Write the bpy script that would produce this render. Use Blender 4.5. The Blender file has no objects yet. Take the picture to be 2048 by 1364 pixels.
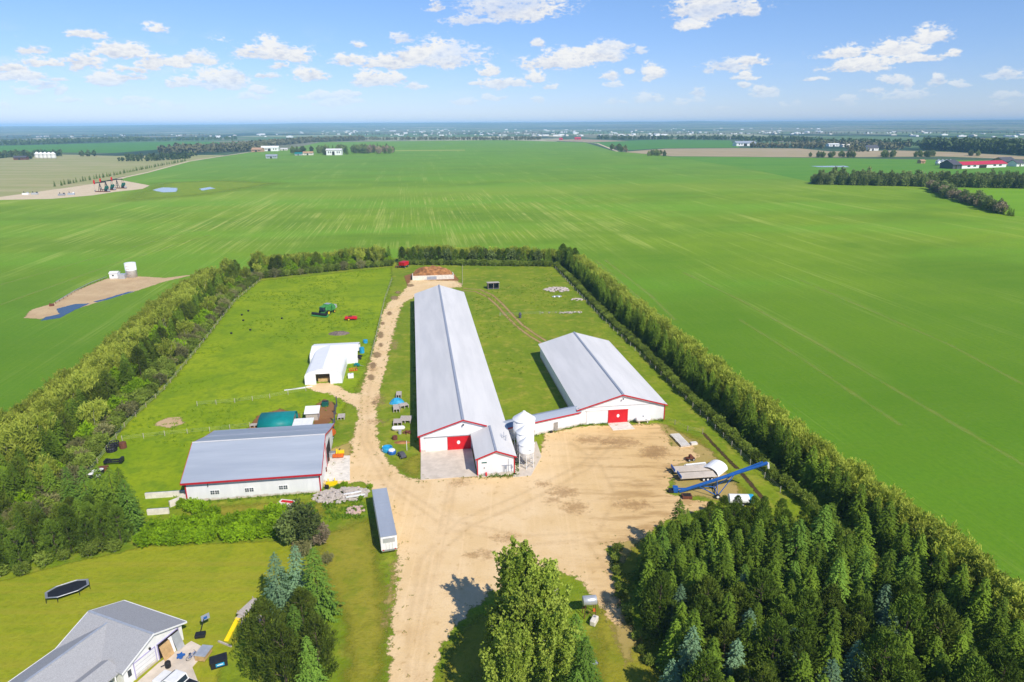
import bpy, math, random
import numpy as np
from mathutils import Vector, Matrix
random.seed(7); RNG = np.random.default_rng(7)
sc = bpy.context.scene
COL = sc.collection
PI = math.pi
R8 = math.radians(8.0)                       # the farm's long axis is turned 8 degrees from the view axis
# ------------------------------------------------------------------ survey helper: image measurement -> ground metres
F_, H_, P_, RO_ = 1365.0, 65.0, math.atan((682 - 249) / 1365.0), 0.0045
def gp(x, y, z=0.0):
    u, v = x - 1024, y - 682
    c, s = math.cos(RO_), math.sin(RO_)
    u, v = u * c - v * s, u * s + v * c
    d = (u / F_, math.cos(P_) - math.sin(P_) * v / F_, -math.sin(P_) - math.cos(P_) * v / F_)
    t = (z - H_) / d[2]
    return (d[0] * t, d[1] * t)
def gpl(*pts): return [gp(*p) for p in pts]
# ------------------------------------------------------------------ object helpers
def link(o, parent=None):
    COL.objects.link(o)
    if parent is not None: o.parent = parent
    return o
def tag(o, label=None, cat=None, group=None, kind=None):
    if label: o['label'] = label
    if cat: o['category'] = cat
    if group: o['group'] = group
    if kind: o['kind'] = kind
    return o
def thing(name, label, cat, loc=(0, 0, 0), rz=0.0, group=None, s=1.0):
    o = bpy.data.objects.new(name, None); o.empty_display_size = .3
    o.location = (loc[0], loc[1], loc[2] if len(loc) > 2 else 0.0); o.rotation_euler = (0, 0, rz); o.scale = (s, s, s)
    link(o); return tag(o, label, cat, group)
def kids(o): return KIDS.get(o.name, [])
def copy_tree(o, loc, rz, label=None, s=None):
    r = o.copy(); COL.objects.link(r)
    r.location = (loc[0], loc[1], loc[2] if len(loc) > 2 else 0.0); r.rotation_euler = (0, 0, rz)
    if s: r.scale = s if isinstance(s, tuple) else (s, s, s)
    if label: r['label'] = label
    for ch in list(o.children):
        c = ch.copy(); COL.objects.link(c); c.parent = r
        for g in list(ch.children):
            d = g.copy(); COL.objects.link(d); d.parent = c
    return r
class MB:
    def __init__(s): s.v = []; s.f = []
    def poly(s, pts):
        n = len(s.v); s.v += [tuple(p) for p in pts]; s.f.append(tuple(range(n, n + len(pts)))); return s
    def box(s, c, d, rz=0.0, rx=0.0, ry=0.0):
        M = Matrix.Translation(c) @ Matrix.Rotation(rz, 4, 'Z') @ Matrix.Rotation(ry, 4, 'Y') @ Matrix.Rotation(rx, 4, 'X')
        n = len(s.v); x, y, z = d[0] / 2, d[1] / 2, d[2] / 2
        for p in ((-x,-y,-z),(x,-y,-z),(x,y,-z),(-x,y,-z),(-x,-y,z),(x,-y,z),(x,y,z),(-x,y,z)): s.v.append(tuple(M @ Vector(p)))
        for f in ((0,3,2,1),(4,5,6,7),(0,1,5,4),(1,2,6,5),(2,3,7,6),(3,0,4,7)): s.f.append(tuple(n + i for i in f))
        return s
    def bx(s, x0, x1, y0, y1, z0, z1): return s.box(((x0+x1)/2, (y0+y1)/2, (z0+z1)/2), (x1-x0, y1-y0, z1-z0))
    def cyl(s, a, b, r0, r1=None, n=10):
        r1 = r0 if r1 is None else r1; a, b = Vector(a), Vector(b); d = (b - a)
        q = d.to_track_quat('Z', 'Y').to_matrix(); m = len(s.v)
        for p, r in ((a, r0), (b, r1)):
            for i in range(n):
                t = 2 * PI * i / n; s.v.append(tuple(p + q @ Vector((r * math.cos(t), r * math.sin(t), 0))))
        for i in range(n): j = (i + 1) % n; s.f.append((m+i, m+j, m+n+j, m+n+i))
        s.f.append(tuple(m + i for i in reversed(range(n)))); s.f.append(tuple(m + n + i for i in range(n)))
        return s
    def lathe(s, prof, n=20, c=(0, 0, 0)):
        m = len(s.v)
        for r, z in prof:
            for i in range(n):
                t = 2 * PI * i / n; s.v.append((c[0] + r * math.cos(t), c[1] + r * math.sin(t), c[2] + z))
        for k in range(len(prof) - 1):
            for i in range(n):
                j = (i + 1) % n; s.f.append((m+k*n+i, m+k*n+j, m+(k+1)*n+j, m+(k+1)*n+i))
        s.f.append(tuple(m + i for i in reversed(range(n)))); q = m + (len(prof) - 1) * n; s.f.append(tuple(q + i for i in range(n)))
        return s
    def extr(s, prof, y0, y1):                # profile in (x, z), swept along y
        n = len(prof); m = len(s.v)
        for y in (y0, y1):
            for x, z in prof: s.v.append((x, y, z))
        for i in range(n): j = (i + 1) % n; s.f.append((m+i, m+j, m+n+j, m+n+i))
        s.f.append(tuple(m + i for i in reversed(range(n)))); s.f.append(tuple(m + n + i for i in range(n)))
        return s
    def extx(s, prof, x0, x1):                # profile in (y, z), swept along x
        n = len(prof); m = len(s.v)
        for x in (x0, x1):
            for y, z in prof: s.v.append((x, y, z))
        for i in range(n): j = (i + 1) % n; s.f.append((m+i, m+j, m+n+j, m+n+i))
        s.f.append(tuple(m + i for i in reversed(range(n)))); s.f.append(tuple(m + n + i for i in range(n)))
        return s
    def extz(s, prof, z0, z1):
        n = len(prof); m = len(s.v)
        for z in (z0, z1):
            for x, y in prof: s.v.append((x, y, z))
        for i in range(n): j = (i + 1) % n; s.f.append((m+i, m+j, m+n+j, m+n+i))
        s.f.append(tuple(m + i for i in reversed(range(n)))); s.f.append(tuple(m + n + i for i in range(n)))
        return s
    def ball(s, c, r, sq=(1, 1, 1), j=.15, n=8, k=5):
        m = len(s.v)
        for a in range(1, k):
            for i in range(n):
                t, p = 2 * PI * i / n, PI * a / k; q = r * (1 + random.uniform(-j, j))
                s.v.append((c[0] + q*sq[0]*math.sin(p)*math.cos(t), c[1] + q*sq[1]*math.sin(p)*math.sin(t), c[2] + q*sq[2]*math.cos(p)))
        for a in range(k - 2):
            for i in range(n):
                jn = (i + 1) % n; s.f.append((m+a*n+i, m+(a+1)*n+i, m+(a+1)*n+jn, m+a*n+jn))
        s.f.append(tuple(m + i for i in range(n))); q = m + (k - 2) * n; s.f.append(tuple(q + i for i in reversed(range(n))))
        return s
    def mesh(s, name, mat, smooth=False):
        me = bpy.data.meshes.new(name); me.from_pydata(s.v, [], s.f)
        import bmesh
        bm = bmesh.new(); bm.from_mesh(me); bmesh.ops.recalc_face_normals(bm, faces=bm.faces); bm.to_mesh(me); bm.free()
        if smooth:
            for p in me.polygons: p.use_smooth = True
        if mat: me.materials.append(mat)
        return me
    def build(s, name, mat, parent=None, smooth=False, loc=None, rz=0.0, bevel=0.0):
        o = bpy.data.objects.new(name, s.mesh(name, mat, smooth)); link(o, parent)
        if loc: o.location = (loc[0], loc[1], loc[2] if len(loc) > 2 else 0)
        o.rotation_euler = (0, 0, rz)
        if bevel:
            b = o.modifiers.new('b', 'BEVEL'); b.width = bevel; b.segments = 2; b.limit_method = 'ANGLE'
        return o
def npmesh(name, verts, faces, mat):
    me = bpy.data.meshes.new(name); nv, nf, k = len(verts), len(faces), faces.shape[1]
    me.vertices.add(nv); me.vertices.foreach_set('co', np.ascontiguousarray(verts, dtype=np.float32).ravel())
    me.loops.add(nf * k); me.loops.foreach_set('vertex_index', np.ascontiguousarray(faces, dtype=np.int32).ravel())
    me.polygons.add(nf); me.polygons.foreach_set('loop_start', np.arange(0, nf * k, k, dtype=np.int32))
    me.polygons.foreach_set('loop_total', np.full(nf, k, dtype=np.int32))
    me.update(calc_edges=True)
    if mat: me.materials.append(mat)
    return me
# ------------------------------------------------------------------ material helpers
class NT:
    def __init__(s, name):
        s.m = bpy.data.materials.new(name); s.m.use_nodes = True; s.t = s.m.node_tree; s.n = s.t.nodes; s.l = s.t.links
        s.n.clear(); s.out = s.n.new('ShaderNodeOutputMaterial')
    def put(s, sock, v):
        if v is None: return
        if isinstance(v, bpy.types.NodeSocket): s.l.new(v, sock)
        elif isinstance(v, (tuple, list)):
            sock.default_value = tuple(v) if len(v) == len(sock.default_value) else tuple(v) + (1.0,)
        else: sock.default_value = v
    def new(s, t): return s.n.new(t)
    def pos(s): return s.new('ShaderNodeNewGeometry').outputs['Position']
    def objc(s): return s.new('ShaderNodeTexCoord').outputs['Object']
    def rnd(s): return s.new('ShaderNodeObjectInfo').outputs['Random']
    def mp(s, vec, scale=(1, 1, 1), rz=0.0, loc=(0, 0, 0)):
        n = s.new('ShaderNodeMapping'); s.put(n.inputs['Vector'], vec); n.inputs['Scale'].default_value = scale
        n.inputs['Rotation'].default_value = (0, 0, rz); n.inputs['Location'].default_value = loc; return n.outputs[0]
    def noise(s, vec, scale=1.0, detail=3.0, rough=.5, dist=0.0):
        n = s.new('ShaderNodeTexNoise'); s.put(n.inputs['Vector'], vec); n.inputs['Scale'].default_value = scale
        n.inputs['Detail'].default_value = detail; n.inputs['Roughness'].default_value = rough; n.inputs['Distortion'].default_value = dist
        return n.outputs['Fac']
    def vor(s, vec, scale=1.0, out='Color', feature='F1'):
        n = s.new('ShaderNodeTexVoronoi'); n.feature = feature; s.put(n.inputs['Vector'], vec); n.inputs['Scale'].default_value = scale; return n.outputs[out]
    def math(s, op, a, b=0.0, clamp=False):
        n = s.new('ShaderNodeMath'); n.operation = op; n.use_clamp = clamp; s.put(n.inputs[0], a); s.put(n.inputs[1], b); return n.outputs[0]
    def rng(s, v, a, b, c=0.0, d=1.0):
        n = s.new('ShaderNodeMapRange'); n.interpolation_type = 'SMOOTHSTEP'; s.put(n.inputs['Value'], v)
        for k, x in zip(('From Min', 'From Max', 'To Min', 'To Max'), (a, b, c, d)): n.inputs[k].default_value = x
        return n.outputs[0]
    def mix(s, f, a, b, mode='MIX'):
        n = s.new('ShaderNodeMix'); n.data_type = 'RGBA'; n.blend_type = mode; s.put(n.inputs[0], f); s.put(n.inputs[6], a); s.put(n.inputs[7], b); return n.outputs[2]
    def ramp(s, f, stops):
        n = s.new('ShaderNodeValToRGB'); s.put(n.inputs[0], f); e = n.color_ramp.elements
        while len(e) < len(stops): e.new(.5)
        for k, (p, c) in enumerate(stops): e[k].position = p; e[k].color = tuple(c) + (1.0,)
        return n.outputs[0]
    def attr(s, name): n = s.new('ShaderNodeAttribute'); n.attribute_name = name; return n.outputs['Fac']
    def bsdf(s, col, rough=.8, spec=.3, metal=0.0, bump=None, bstr=.3, bdist=.1):
        n = s.new('ShaderNodeBsdfPrincipled'); s.put(n.inputs['Base Color'], col); s.put(n.inputs['Roughness'], rough)
        n.inputs['Specular IOR Level'].default_value = spec; n.inputs['Metallic'].default_value = metal
        if bump is not None:
            b = s.new('ShaderNodeBump'); b.inputs['Strength'].default_value = bstr; b.inputs['Distance'].default_value = bdist
            s.put(b.inputs['Height'], bump); s.l.new(b.outputs[0], n.inputs['Normal'])
        return n.outputs[0]
    def done(s, sh, alpha=None):
        if alpha is not None:
            t = s.new('ShaderNodeBsdfTransparent'); m = s.new('ShaderNodeMixShader'); s.put(m.inputs[0], alpha)
            s.l.new(t.outputs[0], m.inputs[1]); s.l.new(sh, m.inputs[2]); sh = m.outputs[0]
        s.l.new(sh, s.out.inputs['Surface']); return s.m
def mul(c, k): return tuple(min(x * k, 1.0) for x in c)
def pmat(name, c, rough=.6, var=.15, scale=1.5, spec=.3, metal=0.0, c2=None, stretch=(1, 1, 1), bump=0.0):
    t = NT(name); p = t.mp(t.objc(), stretch); n = t.noise(p, scale, 5, .6)
    f = t.rng(n, .3, .7); col = t.mix(f, c2 if c2 else mul(c, 1 - var), mul(c, 1 + var * .5))
    return t.done(t.bsdf(col, rough, spec, metal, n if bump else None, bump))
def leafmat(name, a, b, trans=.25, hv=.35, scale=.6):
    t = NT(name); n = t.noise(t.objc(), scale, 3, .6); r = t.rnd()
    col = t.mix(t.rng(n, .3, .7), a, b); col = t.mix(t.math('MULTIPLY', r, .5), col, mul(b, 1.25))
    hs = t.new('ShaderNodeHueSaturation'); t.put(hs.inputs['Color'], col); t.put(hs.inputs['Value'], t.math('ADD', t.math('MULTIPLY', r, hv), 1 - hv / 2)); col = hs.outputs[0]
    d = t.bsdf(col, .75, .12); tr = t.new('ShaderNodeBsdfTranslucent'); t.put(tr.inputs[0], col)
    m = t.new('ShaderNodeMixShader'); m.inputs[0].default_value = trans; t.l.new(d, m.inputs[1]); t.l.new(tr.outputs[0], m.inputs[2])
    return t.done(m.outputs[0])
M = {}
M['white'] = pmat('white_cladding', (.80, .80, .81), .5, .06, .7, c2=(.74, .745, .76), stretch=(1.5, 1.5, .3))
M['whiteb'] = pmat('white_paint', (.84, .84, .83), .4, .08, 1.5)
M['roof'] = pmat('pale_metal_roof', (.71, .695, .68), .6, .1, .35, .25, c2=(.65, .64, .63), stretch=(1, .12, 1))
M['roofb'] = pmat('blue_grey_metal_roof', (.37, .41, .475), .5, .1, .3, .3, c2=(.30, .34, .41), stretch=(.12, 1, 1))
M['ridge'] = pmat('grey_ridge_cap', (.33, .36, .43), .45, .1, 1)
M['red'] = pmat('red_trim', (.50, .02, .03), .45, .1, 1)
M['redb'] = pmat('red_door_paint', (.62, .012, .02), .45, .1, .8)
M['black'] = pmat('black_metal', (.02, .021, .025), .5, .3, 2)
M['dark'] = pmat('dark_opening', (.025, .02, .018), .8, .3, 2)
M['glass'] = pmat('window_glass', (.03, .045, .06), .08, .2, 2, .6)
M['steel'] = pmat('grey_steel', (.42, .43, .45), .35, .15, 3, .5, .5)
M['rubber'] = pmat('tyre_rubber', (.025, .025, .027), .85, .3, 3)
M['conc'] = pmat('concrete', (.66, .575, .48), .85, .12, .5, c2=(.55, .475, .39))
M['concw'] = pmat('pale_concrete', (.75, .70, .62), .8, .15, 1.2)
M['wood'] = pmat('weathered_wood', (.42, .34, .28), .85, .3, 3, stretch=(1, 6, 1))
M['woodl'] = pmat('fresh_plywood', (.55, .36, .17), .7, .2, 2)
M['plank'] = pmat('grey_planks', (.52, .46, .41), .85, .3, 2.5, stretch=(6, 1, 1))
M['blue'] = pmat('blue_paint', (.02, .12, .42), .4, .2, 1)
M['teal'] = pmat('teal_fabric', (.005, .23, .23), .5, .15, .6)
M['tealb'] = pmat('dark_green_paint', (.01, .12, .09), .5, .2, 1)
M['cyan'] = pmat('light_blue_tarp', (.03, .35, .62), .5, .25, 1.5)
M['orange'] = pmat('orange_paint', (.65, .14, .02), .5, .25, 2)
M['yellow'] = pmat('yellow_plastic', (.85, .62, .01), .35, .08, 1)
M['green'] = pmat('green_machine_paint', (.07, .30, .07), .45, .2, 1)
M['rust'] = pmat('rusty_steel', (.17, .06, .035), .85, .35, 3)
M['shingle'] = pmat('grey_shingles', (.40, .40, .41), .9, .2, 6, c2=(.29, .29, .30), stretch=(1, 3, 1))
M['fabric'] = pmat('white_fabric', (.86, .87, .88), .5, .04, .4)
M['lav'] = pmat('lavender_awning', (.42, .38, .62), .5, .1, 1)
M['bark'] = pmat('bark', (.12, .09, .065), .9, .3, 4)
M['barkp'] = pmat('pale_bark', (.52, .48, .40), .8, .25, 4)
M['redroof'] = pmat('red_metal_roof', (.55, .03, .07), .5, .1, .3)
M['slate'] = pmat('dark_shingle_roof', (.09, .09, .11), .8, .2, 2)
M['tanw'] = pmat('tan_siding', (.50, .30, .18), .8, .15, 1)
M['galv'] = pmat('galvanised_steel', (.55, .58, .62), .35, .12, 1.5, .5, .4)
M['stone'] = pmat('pale_fieldstone', (.58, .50, .46), .9, .3, 2)
M['pinks'] = pmat('pinkish_rubble', (.58, .42, .36), .9, .35, 1.5)
M['soil'] = pmat('brown_manure', (.42, .19, .07), .95, .4, .6, c2=(.20, .09, .035))
M['straw'] = pmat('straw', (.62, .42, .18), .9, .2, 2)

t = NT('white_cladding_mud'); p = t.objc(); n = t.noise(t.mp(p, (1.5, 1.5, .3)), .7, 5, .6); col = t.mix(t.rng(n, .3, .7), (.74, .745, .76), (.82, .82, .825)); sz = t.new('ShaderNodeSeparateXYZ'); t.l.new(p, sz.inputs[0])
n2 = t.noise(t.mp(p, (.8, .8, 1.2)), 1.2, 5, .7); mud = t.rng(t.math('SUBTRACT', t.math('MULTIPLY', n2, 1.3), sz.outputs[2]), .0, .45); col = t.mix(t.math('MULTIPLY', mud, .6), col, (.42, .31, .18))
M['white'] = t.done(t.bsdf(col, .5, .3))
# ------------------------------------------------------------------ camera
cam = bpy.data.cameras.new('camera'); cam.lens = 24; cam.sensor_width = 36; cam.clip_start = 1; cam.clip_end = 90000
co = link(bpy.data.objects.new('camera', cam)); sc.camera = co
fw = Vector((0, math.cos(P_), -math.sin(P_))); u0 = Vector((0, math.sin(P_), math.cos(P_))); r0 = Vector((1, 0, 0))
c_, s_ = math.cos(RO_), math.sin(RO_)
rt, up = c_ * r0 - s_ * u0, s_ * r0 + c_ * u0
co.matrix_world = Matrix(((rt.x, up.x, -fw.x, 0), (rt.y, up.y, -fw.y, 0), (rt.z, up.z, -fw.z, H_), (0, 0, 0, 1)))
# ------------------------------------------------------------------ sun, sky, clouds
SUN_EL, SUN_AZ = math.radians(44), math.radians(146)
sd = Vector((math.sin(SUN_AZ) * math.cos(SUN_EL), math.cos(SUN_AZ) * math.cos(SUN_EL), math.sin(SUN_EL)))
sl = bpy.data.lights.new('sun', 'SUN'); sl.energy = 4.5; sl.angle = math.radians(.5); sl.color = (1, .93, .81)
so = link(bpy.data.objects.new('sun', sl)); so.rotation_euler = (-sd).to_track_quat('-Z', 'Y').to_euler(); so.location = sd * 300
def fbm(w, h, cx, cy, oct_, seed, gain=.55):
    r = np.random.default_rng(seed); out = np.zeros((h, w)); amp = 1.0; tot = 0
    X = np.linspace(0, 1, w, endpoint=False); Y = np.linspace(0, 1, h, endpoint=False)
    for o in range(oct_):
        nx, ny = int(cx * 2 ** o), int(cy * 2 ** o); g = r.random((ny + 1, nx)); g = np.concatenate([g, g[:, :1]], 1)
        fx, fy = X * nx, Y * ny; ix, iy = fx.astype(int), fy.astype(int); tx, ty = fx - ix, fy - iy
        tx = tx * tx * (3 - 2 * tx); ty = (ty * ty * (3 - 2 * ty))[:, None]
        a = g[iy][:, ix] * (1 - tx) + g[iy][:, ix + 1] * tx; b = g[iy + 1][:, ix] * (1 - tx) + g[iy + 1][:, ix + 1] * tx
        out += amp * (a * (1 - ty) + b * ty); tot += amp; amp *= gain
    return out / tot
CW, CH, AZ, EL = 2600, 340, math.radians(90), math.radians(12)
CL = [(1010,8,130,38),(940,36,60,14),(868,10,26,18),(1415,4,112,34),(1388,48,30,12),(1500,16,24,20),(540,102,88,22),(865,108,106,28),(770,124,90,16),
 (750,156,64,20),(700,120,50,12),(800,78,38,10),(715,87,22,8),(1120,120,92,22),(1200,104,64,20),(1225,92,50,10),(1075,87,18,11),(1280,102,18,8),(980,143,26,10),
 (1015,166,54,13),(1070,155,24,12),(1305,147,30,15),(1217,151,22,10),(1255,142,15,10),(1285,196,26,14),(1233,170,16,9),(1450,129,52,16),(1500,122,34,10),
 (1493,147,16,7),(1530,184,32,11),(1395,185,18,10),(1685,106,50,15),(1712,128,64,15),(1800,98,58,14),(1870,70,34,18),(1838,113,44,10),(1810,189,46,12),
 (1878,160,14,12),(1815,164,13,10),(2012,150,28,10),(1905,108,16,7),(165,69,48,9),(60,98,30,13),(155,116,42,20),(90,123,44,10),(245,99,50,16),(308,58,24,8),
 (305,118,32,16),(265,138,34,9),(400,113,36,14),(205,158,38,15),(265,152,28,10),(430,162,64,19),(470,150,28,14),(350,166,28,9),(50,150,44,11),(45,183,28,9),
 (620,151,48,15),(500,195,38,9),(640,192,42,11),(830,172,28,8),(290,200,22,6),(140,202,24,6),(20,135,30,9),(980,195,20,8),(1690,198,30,6),(700,190,20,7),(550,130,30,8),(1490,170,16,7),(1360,205,20,6),(1100,172,20,6)]
_r = random.Random(5)
CL += [(_r.uniform(-120, 2160), _r.uniform(150, 214), _r.uniform(12, 34), _r.uniform(4, 9)) for _ in range(46)] + [(_r.uniform(-60, 700), _r.uniform(90, 190), _r.uniform(16, 34), _r.uniform(6, 11)) for _ in range(12)]
def cloud_image():
    az = (np.arange(CW) / CW - .5) * AZ; el = np.arange(CH) / CH * EL
    A, E = np.meshgrid(az, el)
    n1 = fbm(CW, CH, 50, 12, 6, 3); n2 = fbm(CW, CH, 90, 26, 5, 4); n3 = fbm(CW, CH, 24, 9, 4, 5); n4 = 1 - np.abs(2 * fbm(CW, CH, 130, 40, 5, 8, .6) - 1) * 2.2; n5 = fbm(CW, CH, 300, 70, 4, 9, .65)
    A2 = A + (n1 - .5) * .020; E2 = E + (n2 - .5) * .010
    dens = np.full((CH, CW), -1.0); vert = np.zeros((CH, CW))
    for (x, y, w, h) in CL:
        u, v = x - 1024, y - 682; u, v = u * c_ - v * s_, u * s_ + v * c_
        d = r0 * u / F_ + fw - u0 * v / F_; d.normalize()
        a0, e0 = math.atan2(d.x, d.y), math.asin(d.z)
        wa, he = w / F_ * 1.0, h / F_ * 1.0
        dx = (A2 - a0) / wa; dy = (E2 - e0 + he * .35) / he
        dyy = np.where(dy < 0, dy * 1.9, dy * .72)
        q = 1 - np.sqrt(dx * dx + dyy * dyy)
        vert = np.where(q > dens, dy, vert); dens = np.maximum(dens, q)
    edge = dens + (n1 - .5) * 1.15 + (n4 - .55) * .34 + (n5 - .5) * .42
    al = np.clip((edge - .04) / .46, 0, 1); al = al * al * (3 - 2 * al)
    al *= np.clip(.35 + n3 * 1.35, 0, 1)
    al *= np.clip((E - .010) / .055, .12, 1)
    wisp = np.clip((n3 * .6 + n1 * .4 - .50) * 3.0, 0, 1) * np.clip(1 - np.abs(E - .07) / .06, 0, 1) * .35 * np.clip((.25 - A) / .6, .15, 1)
    al = np.clip(np.maximum(al, wisp), 0, .97)
    lit = np.clip(.55 + vert * .5 + (n4 - .55) * .55 + (n5 - .5) * .5 + (n1 - .5) * .5, 0, 1)
    lo, hi = np.array((.64, .69, .82)), np.array((.98, .975, .965))
    rgb = lo + (hi - lo) * lit[..., None]
    im = bpy.data.images.new('cloud_layer', CW, CH, alpha=True, float_buffer=True)
    im.colorspace_settings.name = 'Non-Color'; im.alpha_mode = 'CHANNEL_PACKED'
    im.pixels.foreach_set(np.concatenate([rgb, al[..., None]], 2).astype(np.float32).ravel()); im.update(); im.pack()
    return im
w = bpy.data.worlds.new('World'); sc.world = w; w.use_nodes = True
nt = w.node_tree; N, L = nt.nodes, nt.links; N.clear()
sky = N.new('ShaderNodeTexSky'); sky.sky_type = 'NISHITA'; sky.sun_disc = False; sky.sun_elevation = SUN_EL; sky.sun_rotation = SUN_AZ
sky.altitude = 900; sky.air_density = 1.0; sky.dust_density = .05; sky.ozone_density = 4.0
SKY_K = .118
HAZE_D = 8.5e-5
tc = N.new('ShaderNodeTexCoord'); sp = N.new('ShaderNodeSeparateXYZ'); L.new(tc.outputs['Generated'], sp.inputs[0])
def wm(op, a, b=None):
    n = N.new('ShaderNodeMath'); n.operation = op
    for i, v in enumerate((a, b)):
        if v is None: continue
        if isinstance(v, bpy.types.NodeSocket): L.new(v, n.inputs[i])
        else: n.inputs[i].default_value = v
    return n.outputs[0]
azn = wm('ARCTAN2', sp.outputs['X'], sp.outputs['Y']); eln = wm('ARCSINE', sp.outputs['Z'])
cb = N.new('ShaderNodeCombineXYZ'); L.new(wm('ADD', wm('DIVIDE', azn, AZ), .5), cb.inputs[0]); L.new(wm('DIVIDE', eln, EL), cb.inputs[1])
ti = N.new('ShaderNodeTexImage'); ti.image = cloud_image(); ti.extension = 'REPEAT'; L.new(cb.outputs[0], ti.inputs[0])
inside = wm('MULTIPLY', wm('GREATER_THAN', eln, 0.001), wm('LESS_THAN', eln, EL * .995))
cm = N.new('ShaderNodeMix'); cm.data_type = 'RGBA'; L.new(wm('MULTIPLY', ti.outputs['Alpha'], inside), cm.inputs[0])
CLOUD_K = 7.4
cs = N.new('ShaderNodeVectorMath'); cs.operation = 'SCALE'; cs.inputs['Scale'].default_value = CLOUD_K; L.new(ti.outputs['Color'], cs.inputs[0])
tn = N.new('ShaderNodeMix'); tn.data_type = 'RGBA'; tn.blend_type = 'MULTIPLY'; tn.inputs[0].default_value = 1; L.new(sky.outputs[0], tn.inputs[6]); gm = N.new('ShaderNodeMix'); gm.data_type = 'RGBA'; L.new(wm('DIVIDE', eln, .19), gm.inputs[0]); gm.inputs[6].default_value = (.69, .71, .98, 1); gm.inputs[7].default_value = (.80, .90, 1.08, 1); L.new(gm.outputs[2], tn.inputs[7]); L.new(tn.outputs[2], cm.inputs[6]); L.new(cs.outputs[0], cm.inputs[7])
bg = N.new('ShaderNodeBackground'); bg.inputs['Strength'].default_value = SKY_K; L.new(cm.outputs[2], bg.inputs[0])
wo = N.new('ShaderNodeOutputWorld'); L.new(bg.outputs[0], wo.inputs['Surface'])
sc.view_settings.view_transform = 'Standard'; sc.view_settings.look = 'None'; sc.view_settings.gamma = 1.0
sc.view_settings.exposure = 0.15; sc.view_settings.use_curve_mapping = False
sc.cycles.volume_bounces = 1; sc.cycles.max_bounces = 6; sc.cycles.transparent_max_bounces = 12; sc.cycles.diffuse_bounces = 3
sc.cycles.use_denoising = True
# ------------------------------------------------------------------ terrain
def vnoise(x, y, s, seed):
    r = np.random.default_rng(seed); g = r.random((64, 64)); fx, fy = np.asarray(x) / s + 500, np.asarray(y) / s + 500
    ix, iy = np.floor(fx).astype(int), np.floor(fy).astype(int); tx, ty = fx - ix, fy - iy
    tx, ty = tx*tx*(3-2*tx), ty*ty*(3-2*ty); G = lambda a, b: g[a % 64, b % 64]
    return (G(ix, iy)*(1-tx) + G(ix+1, iy)*tx)*(1-ty) + (G(ix, iy+1)*(1-tx) + G(ix+1, iy+1)*tx)*ty
def sst(x, a, b): t = np.clip((x - a) / (b - a), 0, 1); return t * t * (3 - 2 * t)
def terr(x, y):
    x, y = np.asarray(x, float), np.asarray(y, float); r = np.hypot(x, y); th = np.degrees(np.arctan2(x, y))
    top = np.interp(th, [-60, -37, -25, -14, 0, 12, 14, 18, 24, 37, 60], [68, 70, 88, 112, 108, 116, 126, 100, 108, 114, 108])
    prog = sst(r, 5500, 18000); n = vnoise(x, y, 2600, 11) * .6 + vnoise(x, y, 900, 12) * .4
    return np.minimum(132, top * prog * (.80 + .36 * n)) + (n - .5) * 26 * sst(r, 5000, 8000) * (1 - .6 * prog)
def terrain():
    ths = np.radians(np.concatenate([np.arange(-180, -60, 10.0), np.arange(-60, 60, 1.0), np.arange(60, 181, 10.0)]))
    rs = np.concatenate([[0.0], np.geomspace(30, 5000, 22), np.linspace(5400, 25000, 60)])
    T, R = np.meshgrid(ths, rs); X, Y = R * np.sin(T), R * np.cos(T); Z = terr(X, Y)
    nr, na = T.shape; V = np.stack([X, Y, Z], -1).reshape(-1, 3)
    i, j = np.meshgrid(np.arange(nr - 1), np.arange(na - 1), indexing='ij'); b = (i * na + j).ravel()
    Fc = np.stack([b, b + 1, b + na + 1, b + na], 1)[:, ::-1]
    t = NT('countryside_fields'); p = t.pos()
    v = t.vor(t.mp(p, (1/900., 1/1500., 1), R8), 1.0); v2 = t.vor(t.mp(p, (1/380., 1/700., 1), R8), 1.0)
    sx = t.new('ShaderNodeSeparateColor'); t.l.new(v, sx.inputs[0]); sx2 = t.new('ShaderNodeSeparateColor'); t.l.new(v2, sx2.inputs[0])
    c = t.ramp(sx.outputs[0], [(0, (.11, .19, .08)), (.25, (.19, .27, .12)), (.42, (.06, .09, .07)), (.55, (.04, .06, .05)), (.68, (.33, .36, .20)), (.85, (.60, .52, .38)), (1, (.17, .24, .10))])
    dk = t.rng(t.noise(t.mp(p, (1/900., 1/2600., 1)), 1.0, 5, .65), .52, .60)
    c = t.mix(dk, c, (.025, .045, .04)); c = t.mix(t.rng(sx2.outputs[1], .80, .84), c, (.28, .25, .18))
    c = t.mix(t.rng(t.noise(p, .02, 4), .35, .65), c, t.mix(.5, c, (.04, .12, .02)))
    o = link(bpy.data.objects.new('terrain', npmesh('terrain', V, Fc, t.done(t.bsdf(c, .9, .1)))))
    for q in o.data.polygons: q.use_smooth = True
    tag(o, 'wide flat farm country rising to low hills on the horizon', 'terrain', kind='structure')
terrain()
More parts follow.
